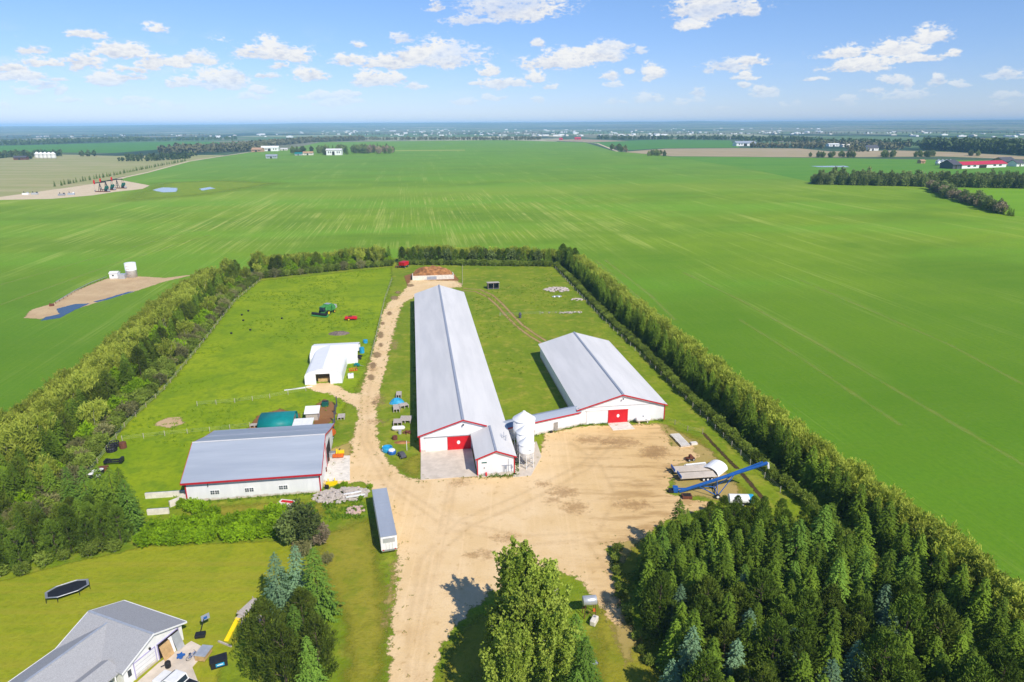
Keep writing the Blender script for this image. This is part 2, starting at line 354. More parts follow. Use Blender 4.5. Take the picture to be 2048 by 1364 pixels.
# ------------------------------------------------------------------ ground sheets
def sdf(px, py, poly):
    P = np.asarray(poly, float); n = len(P); d = np.full(px.shape, 1e9); ins = np.zeros(px.shape, bool)
    for i in range(n):
        a, b = P[i], P[(i + 1) % n]; e = b - a; wx, wy = px - a[0], py - a[1]
        t = np.clip((wx * e[0] + wy * e[1]) / max(e @ e, 1e-9), 0, 1); d = np.minimum(d, np.hypot(wx - e[0] * t, wy - e[1] * t))
        c = (a[1] > py) != (b[1] > py)
        with np.errstate(divide='ignore', invalid='ignore'): xi = a[0] + (py - a[1]) * e[0] / e[1]
        ins ^= c & (px < xi)
    return np.where(ins, d, -d)
def flat_sheet(name, poly, z, mat, label, cat):
    m = MB(); m.poly([(x, y, z) for x, y in poly]); o = m.build(name, mat)
    if o.data.polygons[0].normal.z < 0: o.data.flip_normals()
    return tag(o, label, cat, kind='structure')
def edge_sheet(name, polys, res, margin, z, mat, label, cat, kind='structure', bump=None):
    A = np.concatenate([np.asarray(p, float) for p in polys]); x0, y0 = A.min(0) - margin - res; x1, y1 = A.max(0) + margin + res
    xs, ys = np.arange(x0, x1 + res, res), np.arange(y0, y1 + res, res); X, Y = np.meshgrid(xs, ys)
    S = np.full(X.shape, -1e9)
    for p in polys: S = np.maximum(S, sdf(X, Y, p))
    ny, nx = X.shape; i, j = np.meshgrid(np.arange(ny - 1), np.arange(nx - 1), indexing='ij')
    Q = np.maximum.reduce([S[:-1, :-1], S[1:, :-1], S[:-1, 1:], S[1:, 1:]]) > -margin
    b = (i * nx + j)[Q]; Fc = np.stack([b, b + 1, b + nx + 1, b + nx], 1)
    used, inv = np.unique(Fc, return_inverse=True); Z = np.full(X.shape, z)
    if bump: Z = Z + bump(X, Y, S)
    V = np.stack([X.ravel()[used], Y.ravel()[used], Z.ravel()[used]], 1)
    me = npmesh(name, V, inv.reshape(Fc.shape), mat); at = me.attributes.new('edge', 'FLOAT', 'POINT'); at.data.foreach_set('value', S.ravel()[used].astype(np.float32))
    o = link(bpy.data.objects.new(name, me)); return tag(o, label, cat, kind=kind)
def edgealpha(t, amp=1.6, sc_=.5, soft=.25, off=0.0, top=1.0):
    e = t.attr('edge'); n = t.noise(t.pos(), sc_, 5, .65); n2 = t.noise(t.pos(), 2.6, 3, .6)
    k = t.math('ADD', t.math('MULTIPLY', t.math('SUBTRACT', n, .5), amp * 2), t.math('MULTIPLY', t.math('SUBTRACT', n2, .5), amp * .7))
    return t.rng(t.math('ADD', t.math('ADD', e, off), k), -soft, soft, 0.0, top)
# the sown crop
t = NT('young_crop'); p = t.pos(); q = t.mp(p, (1, 1, 1), -R8)
g1 = t.noise(t.mp(q, (.10, .0035, 1)), 1.0, 5, .6); g2 = t.noise(t.mp(q, (.9, .012, 1)), 1.0, 4, .65); g3 = t.noise(p, .011, 4, .6); g4 = t.noise(t.mp(q, (.02, .11, 1)), 1.0, 4, .6); g5 = t.noise(p, .9, 4, .7)
g6 = t.noise(t.mp(q, (.0035, .0105, 1)), 1.0, 3, .5)
c = t.mix(t.rng(g3, .3, .7), (.145, .27, .007), (.255, .38, .013)); c = t.mix(t.rng(g6, .45, .62), c, (.20, .385, .016))
c = t.mix(t.math('MULTIPLY', t.rng(g4, .42, .66), .4), c, (.22, .33, .022))
g7 = t.noise(t.mp(q, (2.6, .06, 1)), 1.0, 4, .7); c = t.mix(t.math('MULTIPLY', t.rng(g7, .42, .72), .35), c, (.075, .20, .007))
c = t.mix(t.math('MULTIPLY', t.rng(g5, .35, .7), .35), c, (.06, .175, .007))
sy = t.new('ShaderNodeSeparateXYZ'); t.l.new(q, sy.inputs[0])
zone = t.math('MULTIPLY', t.rng(sy.outputs[1], 360, 420), t.rng(sy.outputs[1], 730, 640)); zx = t.math('MULTIPLY', t.rng(sy.outputs[0], 260, 100), t.rng(sy.outputs[0], -320, -150)); zone = t.math('MULTIPLY', zone, zx)
fl = t.noise(t.mp(q, (.5, .0045, 1)), 1.0, 4, .75); zn = t.noise(t.mp(q, (.012, .02, 1)), 1.0, 3, .6)
zf = t.math('MULTIPLY', t.math('MULTIPLY', t.rng(fl, .50, .62), t.rng(zn, .36, .6)), zone); c = t.mix(t.math('MULTIPLY', zf, .62), c, (.47, .50, .12))
hb = t.math('MULTIPLY', t.rng(sy.outputs[1], 640, 690), t.rng(sy.outputs[1], 800, 730)); c = t.mix(t.math('MULTIPLY', hb, .5), c, (.27, .37, .03))
st = t.math('MULTIPLY', t.rng(t.math('ADD', t.math('MULTIPLY', g1, .5), t.math('MULTIPLY', g2, .5)), .51, .66), t.rng(g3, .34, .6)); c = t.mix(t.math('MULTIPLY', st, .6), c, (.50, .55, .13))
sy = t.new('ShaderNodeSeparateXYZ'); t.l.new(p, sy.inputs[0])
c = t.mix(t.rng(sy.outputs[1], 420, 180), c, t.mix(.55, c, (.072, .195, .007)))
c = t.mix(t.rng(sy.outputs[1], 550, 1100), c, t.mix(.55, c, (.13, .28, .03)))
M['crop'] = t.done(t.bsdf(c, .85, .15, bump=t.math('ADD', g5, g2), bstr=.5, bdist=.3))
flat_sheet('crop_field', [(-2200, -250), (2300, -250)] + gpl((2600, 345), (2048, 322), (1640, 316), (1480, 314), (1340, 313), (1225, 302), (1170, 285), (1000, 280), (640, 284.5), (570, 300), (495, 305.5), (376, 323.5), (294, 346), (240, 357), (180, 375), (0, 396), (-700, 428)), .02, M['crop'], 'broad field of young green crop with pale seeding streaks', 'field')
def field(name, pts, cols, label, z=.08, str_=(.004, .03), rot=0.3):
    t = NT(name); p = t.pos(); n = t.noise(t.mp(p, (str_[0], str_[1], 1), rot), 1.0, 5, .65); n2 = t.noise(p, .02, 4, .6)
    c = t.mix(t.rng(n, .35, .65), cols[0], cols[1]); c = t.mix(t.rng(n2, .4, .7), c, t.mix(.4, c, cols[-1]))
    flat_sheet(name, gpl(*pts), z, t.done(t.bsdf(c, .9, .1)), label, 'field')
field('stubble_field', [(-500,330),(0,306),(230,312),(420,310),(450,311),(376,322.5),(294,344.5),(240,355),(180,369),(60,386),(0,394),(-700,422)], [(.31,.32,.12),(.42,.37,.19),(.26,.32,.10)], 'dry tan and green stubble field beyond the well site')
field('green_field', [(-300,303),(0,291.5),(180,287),(350,283.5),(545,284.5),(500,291),(340,297),(230,306),(0,304),(-300,316)], [(.075,.215,.03),(.10,.26,.035),(.065,.19,.025)], 'dark green field behind the white tanks')
field('tan_field', [(1245,304),(1330,297.5),(1480,296.5),(1600,297),(1660,303),(1790,301),(1900,304),(2200,322),(2048,319),(1880,313),(1640,315),(1480,313.5),(1345,312.5)], [(.46,.36,.23),(.40,.31,.18),(.30,.28,.12)], 'pale tan ploughed strip in front of the far farm buildings')
field('dark_green_field', [(1340,313.5),(1480,315),(1640,317),(2048,323),(2500,340),(2500,384),(2048,371),(1640,368),(1500,338)], [(.10,.26,.025),(.13,.29,.03),(.16,.30,.03)], 'darker green field in front of the red roofed barn')
field('far_green_field', [(1180,284),(1330,279),(1460,281),(1480,295.5),(1330,296.5),(1240,301)], [(.08,.22,.035),(.10,.26,.04),(.08,.2,.03)], 'bluish green field far off right of the distant lane')
field('bare_field', [(1090,281.5),(1150,278),(1260,282),(1190,284.5)], [(.42,.32,.22),(.36,.28,.18),(.36,.28,.2)], 'small bare tan field at the far end of the crop', .12)
field('hay_field', [(1885,376),(2400,384),(2400,470),(2030,432)], [(.15,.32,.012),(.19,.37,.016),(.2,.36,.02)], 'bright green field beyond the brown hedgerow')
field('yellow_strip', [(785,300.5),(930,299.5),(930,301.5),(785,302.5)], [(.34,.40,.08),(.28,.38,.07),(.25,.35,.06)], 'thin yellowish strip across the far crop', .1)
# farmyard grass
def grassmat(name, cols, scale=.06, fine=.9, rowrot=None, rowamt=.0):
    t = NT(name); p = t.pos(); a = t.noise(p, scale, 5, .62); b = t.noise(p, fine, 5, .7); c3 = t.noise(p, scale * 4.5, 4, .6)
    c = t.mix(t.rng(a, .32, .68), cols[0], cols[1]); c = t.mix(t.math('MULTIPLY', t.rng(c3, .48, .68), .7), c, cols[2]); c = t.mix(t.math('MULTIPLY', t.rng(b, .42, .75), .55), c, cols[3])
    if rowrot is not None:
        r = t.noise(t.mp(p, (.012, .65, 1), rowrot), 1.0, 3, .5); c = t.mix(t.math('MULTIPLY', t.rng(r, .4, .65), rowamt), c, cols[4])
    return t.done(t.bsdf(c, .9, .12, bump=t.math('ADD', b, t.math('MULTIPLY', c3, 1.5)), bstr=.8, bdist=.25))
M['grass'] = grassmat('yard_grass', [(.155,.24,.010),(.24,.30,.016),(.35,.33,.045),(.085,.15,.008)])
M['lush'] = grassmat('lush_pasture', [(.20,.305,.005),(.295,.375,.009),(.14,.245,.010),(.09,.17,.006)], .045)
M['lawn'] = grassmat('mown_lawn', [(.275,.31,.014),(.345,.36,.02),(.22,.285,.012),(.165,.21,.010),(.34,.31,.03)], .05, 1.2, .35, .55)
t = grassmat
YG = [(-62.7,343),(-130,314),(-131,278),(-129,236),(-117,184),(-109,151),(-104,127),(-101,90),(-112,20),(-112,-30),(80,-30),(76,40),(66.5,76),(63,97),(59.5,128),(53,181),(43,248),(31.5,329)]
edge_sheet('yard_grass', [YG], 3.0, 2.0, .026, M['grass'], 'grass of the farmyard inside the tree belts', 'grass ground')
PASL = gpl((783,535),(520,562),(470,602),(400,692),(330,777),(250,852),(168,962),(230,1010),(292,1045),(376,1004),(642,984),(655,880),(690,812),(732,745),(760,640),(784,560))
t = NT('lush_edge'); 
def alpha_over(name, base, amp, sc_, soft=.3):
    m = base.copy(); m.name = name; nt_ = m.node_tree; class_ = NT.__new__(NT); class_.m = m; class_.t = nt_; class_.n = nt_.nodes; class_.l = nt_.links
    class_.out = [n for n in nt_.nodes if n.type == 'OUTPUT_MATERIAL'][0]; sh = class_.out.inputs['Surface'].links[0].from_socket
    class_.done(sh, edgealpha(class_, amp, sc_, soft)); return m
bpy.data.materials.remove(t.m)
edge_sheet('pasture', [PASL], 1.5, 3.0, .030, alpha_over('lush_pasture_edge', M['lush'], 2.0, .3, 1.2), 'bright lush pasture left of the long barn', 'pasture')
LAWN = gpl((-120,1190),(0,1163),(150,1124),(262,1100),(292,1092),(575,1082),(600,1110),(570,1160),(520,1225),(470,1290),(440,1340),(420,1420),(300,1500),(-300,1560))
edge_sheet('lawn', [LAWN], .9, 2.0, .030, alpha_over('mown_lawn_edge', M['lawn'], .9, .5, .5), 'mown olive lawn with faint stripes around the house', 'lawn')
def dirtmat(name, a, b, d, amp=1.4, sc_=.5, tracks=False, soft=.25, bs=.5, top=1.0):
    t = NT(name); p = t.pos(); n = t.noise(p, .12, 6, .65); n2 = t.noise(p, .55, 5, .7); n3 = t.noise(p, 3.5, 4, .7)
    c = t.mix(t.rng(n, .35, .66), a, b); c = t.mix(t.math('MULTIPLY', t.rng(n2, .56, .74), .75), c, d); c = t.mix(t.math('MULTIPLY', t.rng(n3, .5, .8), .35), c, mul(d, .8))
    if tracks:
        k = t.noise(t.mp(p, (1.1, .018, 1), -math.radians(4)), 1.0, 4, .6); c = t.mix(t.math('MULTIPLY', t.rng(k, .5, .7), .35), c, mul(b, 1.12))
        k2 = t.noise(t.mp(p, (.10, .38, 1), .25), 1.0, 5, .65); sx = t.new('ShaderNodeSeparateXYZ'); t.l.new(p, sx.inputs[0])
        east = t.rng(sx.outputs[0], 2, 26); c = t.mix(t.math('MULTIPLY', east, .55), c, (.66, .43, .17)); c = t.mix(t.math('MULTIPLY', t.math('MULTIPLY', t.rng(k2, .46, .68), east), .75), c, (.40, .24, .095))
    return t.done(t.bsdf(c, .95, .1, bump=t.math('ADD', n3, n2), bstr=bs, bdist=.12), edgealpha(t, amp, sc_, soft, 0.0, top))
M['gravel'] = dirtmat('tan_gravel', (.74,.525,.27), (.81,.60,.345), (.53,.335,.145), 2.1, .4, True)
M['sand'] = dirtmat('sandy_soil', (.60,.44,.25), (.52,.36,.20), (.36,.22,.11), 1.2, .5)
M['brown'] = dirtmat('brown_mud', (.30,.15,.06), (.24,.11,.045), (.36,.20,.09), 1.0, .6)
M['pale'] = dirtmat('pale_pad', (.68,.56,.39), (.62,.50,.33), (.50,.38,.24), 1.5, .2, soft=1.0)
M['drystraw'] = dirtmat('dry_grass', (.46,.33,.12), (.38,.30,.09), (.30,.26,.06), 1.6, .7, soft=.5)
YARD = gpl((772,1420),(779,1364),(786,1250),(792,1180),(800,1110),(797,1095),(768,1000),(742,972),(725,962),(652,972),(648,965),(658,925),(700,925),(702,890),(713,850),(719,800),(735,740),(750,690),(765,630),(776,606),(798,592),(812,577),(822,560),(915,562),(925,574),(880,577),(845,584),(822,598),(806,606),(794,640),(778,700),(767,750),(754,812),(755,880),(770,915),(800,948),(838,964),(845,955),(950,955),(1025,955),(1050,947),(1085,895),(1092,866),(1165,853),(1215,850),(1318,849),(1335,870),(1340,893),(1385,893),(1396,915),(1345,935),(1335,985),(1392,1003),(1430,1008),(1390,1022),(1335,1040),(1285,1075),(1225,1088),(1214,1100),(1224,1150),(1236,1205),(1250,1262),(1228,1250),(1205,1215),(1185,1190),(1160,1157),(1110,1135),(1040,1150),(975,1190),(935,1225),(900,1265),(880,1305),(866,1364),(862,1420))
SPUR = gpl((735,792),(700,786),(662,766),(640,766),(608,772),(625,781),(660,788),(690,802),(722,822))
edge_sheet('gravel_yard', [YARD, SPUR], .6, 3.0, .044, M['gravel'], 'pale tan gravel yard and driveway between the barns', 'gravel yard')
edge_sheet('dry_ground', [gpl((1085,905),(1092,862),(1325,846),(1345,880),(1330,900),(1240,880),(1120,900)), gpl((1330,850),(1420,900),(1480,985),(1440,1000),(1350,985),(1345,900)), gpl((900,955),(1025,950),(1040,945),(1030,962),(900,968)), gpl((655,900),(702,885),(702,915),(660,912)), gpl((790,1120),(800,1100),(775,1250),(765,1250)), gpl((1225,1090),(1290,1065),(1240,1130)), gpl((1236,1200),(1275,1275),(1250,1330),(1225,1250))], .6, 2.5, .034, M['drystraw'], 'dry straw coloured grass along the edges of the gravel', 'dry grass')
edge_sheet('mud', [gpl((495,858),(515,832),(560,818),(600,828),(598,850),(540,864)), gpl((628,812),(648,798),(668,806),(672,830),(655,850),(628,852)), gpl((808,552),(830,545),(905,545),(918,560),(905,570),(850,574),(815,572)), gpl((840,575),(870,566),(905,570),(880,580))], .5, 1.6, .036, M['brown'], 'bare brown mud around the teal hoop shelter', 'mud')
edge_sheet('sandy_patch', [gpl((308,850),(330,836),(362,835),(368,848),(340,856)), gpl((905,566),(925,566),(920,574),(900,573))], .5, 1.4, .038, M['sand'], 'bare sandy patches in the grass', 'bare soil')
# ruts of the track across the right paddock, and the open ditch
def ribbon(px, wd):
    a = [Vector(gp(*q)) for q in px]; l, r = [], []
    for i, c in enumerate(a):
        d = (a[min(i + 1, len(a) - 1)] - a[max(i - 1, 0)]).normalized(); n = Vector((-d.y, d.x)) * wd / 2; l.append(tuple(c + n)); r.append(tuple(c - n))
    return l + r[::-1]
edge_sheet('paddock_track', [ribbon([(925,577),(960,579),(985,590),(1005,608),(1025,630),(1045,650),(1070,668),(1092,682)], 1.0), ribbon([(925,581),(950,583),(975,594),(995,612),(1014,634),(1036,655),(1062,674),(1086,688)], 1.0)], .4, .8, .034, dirtmat('rut_soil', (.40,.28,.12), (.34,.24,.09), (.28,.22,.06), .45, .8), 'two worn wheel ruts curving across the right paddock', 'track')
edge_sheet('ditch', [ribbon([(1406,866),(1430,892),(1452,915),(1475,938)], .7), ribbon([(1482,946),(1500,966),(1515,985),(1528,1000)], .8)], .3, .5, .038, dirtmat('ditch_soil', (.10,.06,.03), (.06,.04,.02), (.2,.13,.07), .5, 1.2), 'narrow dug ditch with dark soil beside the hedge', 'ditch')
edge_sheet('far_lane', [ribbon([(215,367),(246,355.5),(294,345),(376,323),(440,313),(495,305),(560,299)], 7)], 4, 4, .06, M['pale'], 'pale gravel lane running out to the far farms', 'lane')
edge_sheet('far_road', [ribbon([(1195,287),(1165,283.5),(1120,281)], 8), ribbon([(1235,303),(1195,287)], 8)], 6, 4, .14, M['pale'], 'thin pale track between the far fields', 'road')
edge_sheet('well_pad', [gpl((-60,394),(0,392),(68,384),(116,375),(184,364),(240,360),(300,371),(285,378),(230,384),(184,391),(102,398),(0,400),(-60,402))], 2.0, 5, .07, M['pale'], 'pale bare pad under the oil pumps', 'well pad')
edge_sheet('tank_pad', [gpl((48,636),(62,620),(105,607),(150,582),(215,557),(280,553),(330,556),(395,548),(330,563),(270,583),(185,608),(120,628),(80,638))], .8, 3, .03, M['sand'], 'sandy pad with muddy ground beside the left field', 'sandy pad')
water = NT('puddle_water'); wn = water.noise(water.pos(), .2, 3)
M['water'] = water.done(water.bsdf((.025,.04,.065), .1, .35), edgealpha(water, .8, .4, .15))
edge_sheet('puddle', [gpl((80,642),(92,634),(120,628),(112,618),(150,608),(180,607),(150,620),(120,636)), ribbon([(190,604),(215,598),(240,590),(265,583)], 2.2)], .5, 1.5, .036, M['water'], 'dark blue rainwater puddle along the sandy pad', 'puddle')
water = NT('pale_water'); M['pwater'] = water.done(water.bsdf((.30,.36,.42), .15, .5), edgealpha(water, 3, .06, .6))
edge_sheet('field_slough', [gpl((305,380),(325,375),(355,376),(352,384),(325,385)), gpl((398,378),(420,374),(430,377),(405,381)), gpl((1620,332.2),(1690,331.6),(1700,334.4),(1640,334.4))], 1.6, 4, .10, M['pwater'], 'shallow pale water lying in the wet spots of the field', 'standing water')
edge_sheet('wet_yellow_ground', [gpl((280,387),(330,366),(430,361),(560,366),(480,378),(380,392),(250,402))], 4, 34, .05, dirtmat('yellowed_crop', (.27,.36,.03), (.20,.32,.025), (.36,.38,.06), 14, .02, soft=22, bs=.1, top=.85), 'yellowed patch of crop around the field water', 'crop')

TRK = []
for px in ([(830, 1400), (832, 1280), (845, 1180), (870, 1090), (890, 1010), (900, 965)], [(850, 1400), (850, 1280), (862, 1180), (885, 1090), (903, 1010), (912, 965)], [(815, 1400), (818, 1250), (840, 1120), (920, 1040), (1040, 990), (1160, 930), (1225, 868)], [(838, 1400), (838, 1250), (862, 1125), (940, 1052), (1058, 1002), (1178, 938), (1246, 868)],
    [(735, 720), (722, 800), (722, 880), (770, 970), (900, 1060), (1050, 1090), (1170, 1080), (1220, 1150), (1245, 1230)], [(748, 720), (735, 800), (735, 880), (785, 965), (905, 1042), (1050, 1072), (1185, 1065), (1236, 1140)], [(1140, 885), (1200, 930), (1230, 990), (1200, 1060)]): TRK.append(ribbon(px, .45))
edge_sheet('wheel_tracks', TRK, .3, .7, .049, dirtmat('track_soil', (.56,.39,.20), (.50,.34,.16), (.42,.27,.12), 1.1, .3, soft=.7, top=.15), 'faint brown wheel tracks pressed into the gravel yard', 'wheel tracks')
edge_sheet('damp_stains', [gpl(*[(cx + rx * math.cos(a * PI / 4), cy + ry * math.sin(a * PI / 4)) for a in range(8)]) for cx, cy, rx, ry in ((1128, 985, 26, 9), (1150, 1015, 22, 10), (1105, 1000, 12, 5), (1085, 968, 10, 4), (1240, 885, 40, 7), (1310, 905, 26, 12), (1265, 1010, 34, 8), (1180, 880, 26, 6), (790, 690, 6, 10), (757, 800, 8, 10), (745, 735, 6, 8), (1220, 1205, 9, 4), (918, 965, 14, 5), (1010, 1075, 22, 5), (960, 1110, 26, 5), (753, 843, 16, 3))], .3, 1.2, .053, dirtmat('damp_soil', (.48,.30,.13), (.54,.36,.18), (.30,.17,.07), 3.2, .9, soft=1.2, top=.45), 'brown damp stains on the gravel yard', 'stains')
edge_sheet('tramline', [ribbon([(1366, 545), (1480, 600), (1640, 690), (1800, 785), (2048, 930), (2300, 1080)], .7), ribbon([(1480, 640), (1600, 715), (1800, 850)], .5), ribbon([(1190, 520), (1330, 640)], .8), ribbon([(1210, 520), (1300, 590), (1350, 640)], .8), ribbon([(1600, 560), (1900, 690), (2048, 770)], .6), ribbon([(420, 470), (250, 520), (0, 610)], .8), ribbon([(480, 440), (280, 490), (0, 570)], .7)], .5, 1.0, .024, dirtmat('worn_crop', (.42,.47,.11), (.34,.42,.08), (.24,.36,.04), 1.3, .12, soft=.8, top=.5), 'thin pale sprayer lines through the crop', 'sprayer lines')

M['olive'] = grassmat('olive_grass', [(.27,.265,.022),(.34,.30,.035),(.21,.25,.016),(.17,.19,.012)], .07, 1.1)
edge_sheet('olive_grass', [gpl((640, 1075), (735, 1040), (755, 1110), (768, 1250), (760, 1420), (690, 1420), (700, 1250), (640, 1130)), gpl((420, 1015), (560, 1005), (650, 1010), (640, 1030), (560, 1040), (430, 1030)), gpl((1200, 1205), (1300, 1290), (1330, 1420), (1200, 1420), (1195, 1300)), gpl((905, 1290), (960, 1230), (1000, 1260), (940, 1400), (880, 1400)), gpl((1250, 1090), (1300, 1065), (1290, 1110), (1255, 1180), (1235, 1130)), gpl((800, 935), (838, 958), (838, 910), (815, 915)), gpl((1330, 850), (1400, 880), (1500, 1000), (1480, 1000), (1400, 920))], .8, 3.0, .032, alpha_over('olive_grass_edge', M['olive'], 2.4, .35, 1.6), 'dry olive tinted grass beside the driveway', 'dry grass')

edge_sheet('wet_spots', [gpl(*[(cx + rx * math.cos(a * PI / 4), cy + ry * math.sin(a * PI / 4)) for a in range(8)]) for cx, cy, rx, ry in ((761, 670, 6, 7), (754, 710, 8, 6), (746, 731, 6, 6), (742, 755, 7, 6), (779, 627, 5, 4), (765, 647, 4, 3), (789, 596, 8, 4), (821, 571, 7, 3), (748, 806, 4, 4), (796, 585, 5, 3), (762, 690, 4, 4))], .25, .6, .057, dirtmat('wet_soil', (.36,.25,.13), (.30,.20,.10), (.24,.15,.07), .8, 1.2, soft=.5, top=.75), 'dark wet spots along the gravel lane', 'wet spots')
# ------------------------------------------------------------------ the two barns, their passage, the bins
def rot(p, O, a): c, s = math.cos(a), math.sin(a); return (O[0] + p[0]*c - p[1]*s, O[1] + p[0]*s + p[1]*c)
def chevron(w, e, r, o, th=.16, x0=0.0):      # roof cross-section over walls x0 .. x0+w
    s = (r - e) / (w / 2); a, b, c = (x0 - o, e - o * s), (x0 + w / 2, r), (x0 + w + o, e - o * s)
    return [a, b, c, (c[0], c[1] + th), (b[0], b[1] + th * 1.04), (a[0], a[1] + th)]
def gable_wall(m, w, L, e, r, x0=0.0, y0=0.0): return m.extr([(x0, 0), (x0 + w, 0), (x0 + w, e), (x0 + w / 2, r), (x0, e)], y0, y0 + L)
def rake(m, pts, y, wd=.30, t=.07):           # red boards along a roof edge in the plane y
    for (xa, za), (xb, zb) in zip(pts[:-1], pts[1:]):
        m.extr([(xa, za - wd), (xb, zb - wd), (xb, zb), (xa, za)], y - t, y)
def oval(m, x, y, z, rx, rz): m.extr([(x + rx * math.cos(2*PI*i/16), z + rz * math.sin(2*PI*i/16)) for i in range(16)], y - .03, y); return m
def ribs(m, w, e, r, o, L, x0, step, y0=0.0):
    s = (r - e) / (w / 2)
    y = y0 + step / 2
    while y < y0 + L:
        for sg in (-1, 1):
            xe = x0 + w / 2 + sg * (w / 2 + o); a, b = (xe, e - o * s + .165), (x0 + w / 2, r + .165)
            m.poly([(a[0], y - .04, a[1] + .03), (b[0], y - .04, b[1] + .03), (b[0], y + .04, b[1] + .03), (a[0], y + .04, a[1] + .03)])
        y += step
    return m
O1 = (-19.2, 128.6); LB = 125.0
b = thing('long_barn', 'very long white barn with pale metal roof, red door and small front wing', 'barn', O1, R8)
m = gable_wall(MB(), 18.1, LB, 3.8, 6.8); m.build('wall', M['white'], b)
m = MB(); m.extr(chevron(18.1, 3.8, 6.8, .4), -.45, LB + .4); ro = m.build('roof', M['roof'], b)
m = MB(); m.box((9.05, LB / 2, 7.03), (.55, LB + .8, .1)); m.build('ridge_cap', M['ridge'], ro)
m = MB(); rake(m, [(-.42, 3.85), (9.05, 6.98), (14.0, 5.34)], -.45); m.build('red_trim_board', M['red'], b)
m = MB(); m.bx(-.12, .12, -.1, .12, 0, 3.75).bx(-.1, .0, .12, .34, 0, 3.7); m.build('corner_trim', M['red'], b)
d = MB().bx(5.7, 10.6, -.12, -.02, .05, 3.1).build('sliding_door', M['redb'], b)
oval(MB(), 8.0, -.12, 1.75, .34, .42).build('door_badge', M['whiteb'], d); m = MB()
for k in range(4): m.bx(5.7 + k * 1.22, 5.74 + k * 1.22, -.135, -.12, .05, 3.1)
m.build('door_batten', M['red'], d)
d = MB().bx(1.1, 5.55, -.10, -.02, .05, 3.05).build('sliding_panel', M['whiteb'], b)
MB().bx(.9, 10.8, -.16, -.02, 3.15, 3.3).build('door_track', M['steel'], b)
m = MB(); m.lathe([(.05, -.3), (.22, -.12), (.14, .05)], 10, (9.05, -.5, 5.9)); m.build('gable_lamp', M['black'], b)
# front wing
m = gable_wall(MB(), 7.2, 11.8, 3.8, 5.05, 10.9, -11.8); m.build('wing_wall', M['white'], b)
m = MB(); m.extr([(10.5, 3.62), (14.5, 5.14), (18.5, 3.62), (18.5, 3.80), (14.5, 5.31), (10.5, 3.80)], -12.25, -.46); wr = m.build('wing_roof', M['roof'], b)
MB().box((14.5, -6.4, 5.33), (.4, 11.7, .08)).build('ridge_cap', M['ridge'], wr)
m = MB(); rake(m, [(10.48, 3.83), (14.5, 5.35), (18.52, 3.83)], -12.25); m.bx(10.78, 10.98, -11.9, -11.72, 0, 3.6).bx(17.98, 18.18, -11.9, -11.72, 0, 3.6); m.build('wing_trim', M['red'], b)
m = MB()
for x in (15.9, 16.2, 16.5, 16.9, 17.5): m.cyl((x, -11.86, .5), (x, -11.86, 2.0 if x != 16.9 else 3.2), .05, n=6)
m.cyl((15.6, -11.9, 1.9), (17.7, -11.9, 1.9), .05, n=6); m.box((16.4, -11.9, 1.5), (.4, .18, .55)).box((17.6, -11.9, 1.45), (.3, .18, .45)); m.build('meter_pipes', M['ridge'], b)
MB().box((12.2, -11.83, 2.75), (1.0, .05, .22)).build('wall_sign', M['tealb'], b)
MB().box((12.2, -11.83, 1.6), (.22, .06, .32)).build('outlet_box', M['steel'], b)
m = MB().cyl((17.2, -6, 4.1), (17.2, -6, 5.2), .08).cyl((17.0, -4.4, 4.2), (17.0, -4.4, 5.5), .06).cyl((16.6, -5, 4.5), (17.5, -5, 5.0), .05).cyl((16.6, -5.6, 4.3), (16.4, -4.2, 5.1), .05); m.build('roof_pipe', M['ridge'], b)
t_ = thing('hose_reel', 'red hose reel standing at the front of the barn wing', 'hose reel', rot((12.5, -12.3), O1, R8) + (.05,), R8)
MB().cyl((-.15, 0, .45), (.15, 0, .45), .38, n=14).build('reel', M['redb'], t_); MB().box((0, 0, .1), (.7, .5, .08)).box((-.3, 0, .3), (.05, .1, .5)).box((.3, 0, .3), (.05, .1, .5)).build('stand', M['whiteb'], t_)
O2 = (14.9, 141.6); LW = 48.0
b = thing('wide_barn', 'wide white barn with pale roof and red sliding door at the right of the yard', 'barn', O2, R8)
gable_wall(MB(), 20.2, LW, 3.9, 6.9).build('wall', M['white'], b)
ro = MB().extr(chevron(20.2, 3.9, 6.9, .5), -.5, LW + .5).build('roof', M['roof'], b)
MB().box((10.1, LW / 2, 7.12), (.5, LW + 1, .1)).build('ridge_cap', M['ridge'], ro)
m = MB(); rake(m, [(-.52, 3.94), (10.1, 7.09), (20.72, 3.94)], -.5); m.build('red_trim_board', M['red'], b)
[MB().bx(*q).build('corner_trim', M['red'], b) for q in ((20.08, 20.3, -.1, .12, 0, 3.8), (-.1, .1, -.1, .12, 0, 3.8))]
d = MB().bx(6.9, 11.5, -.14, -.02, .1, 3.3).build('sliding_door', M['redb'], b); oval(MB(), 9.2, -.14, 1.8, .32, .4).build('door_badge', M['whiteb'], d)
m = MB()
for k in range(5): m.bx(6.9 + k * 1.13, 6.94 + k * 1.13, -.155, -.14, .1, 3.3)
m.build('door_batten', M['red'], d)
MB().bx(1.9, 6.75, -.1, -.02, .1, 3.25).build('sliding_panel', M['whiteb'], b); MB().bx(1.7, 11.8, -.18, -.02, 3.35, 3.5).build('door_track', M['whiteb'], b)
MB().bx(-.1, 20.3, -.05, -.003, 4.15, 4.22).build('wall_joint', M['steel'], b)
MB().lathe([(.05, -.3), (.2, -.12), (.12, .05)], 10, (10.1, -.55, 6.1)).build('gable_lamp', M['black'], b)
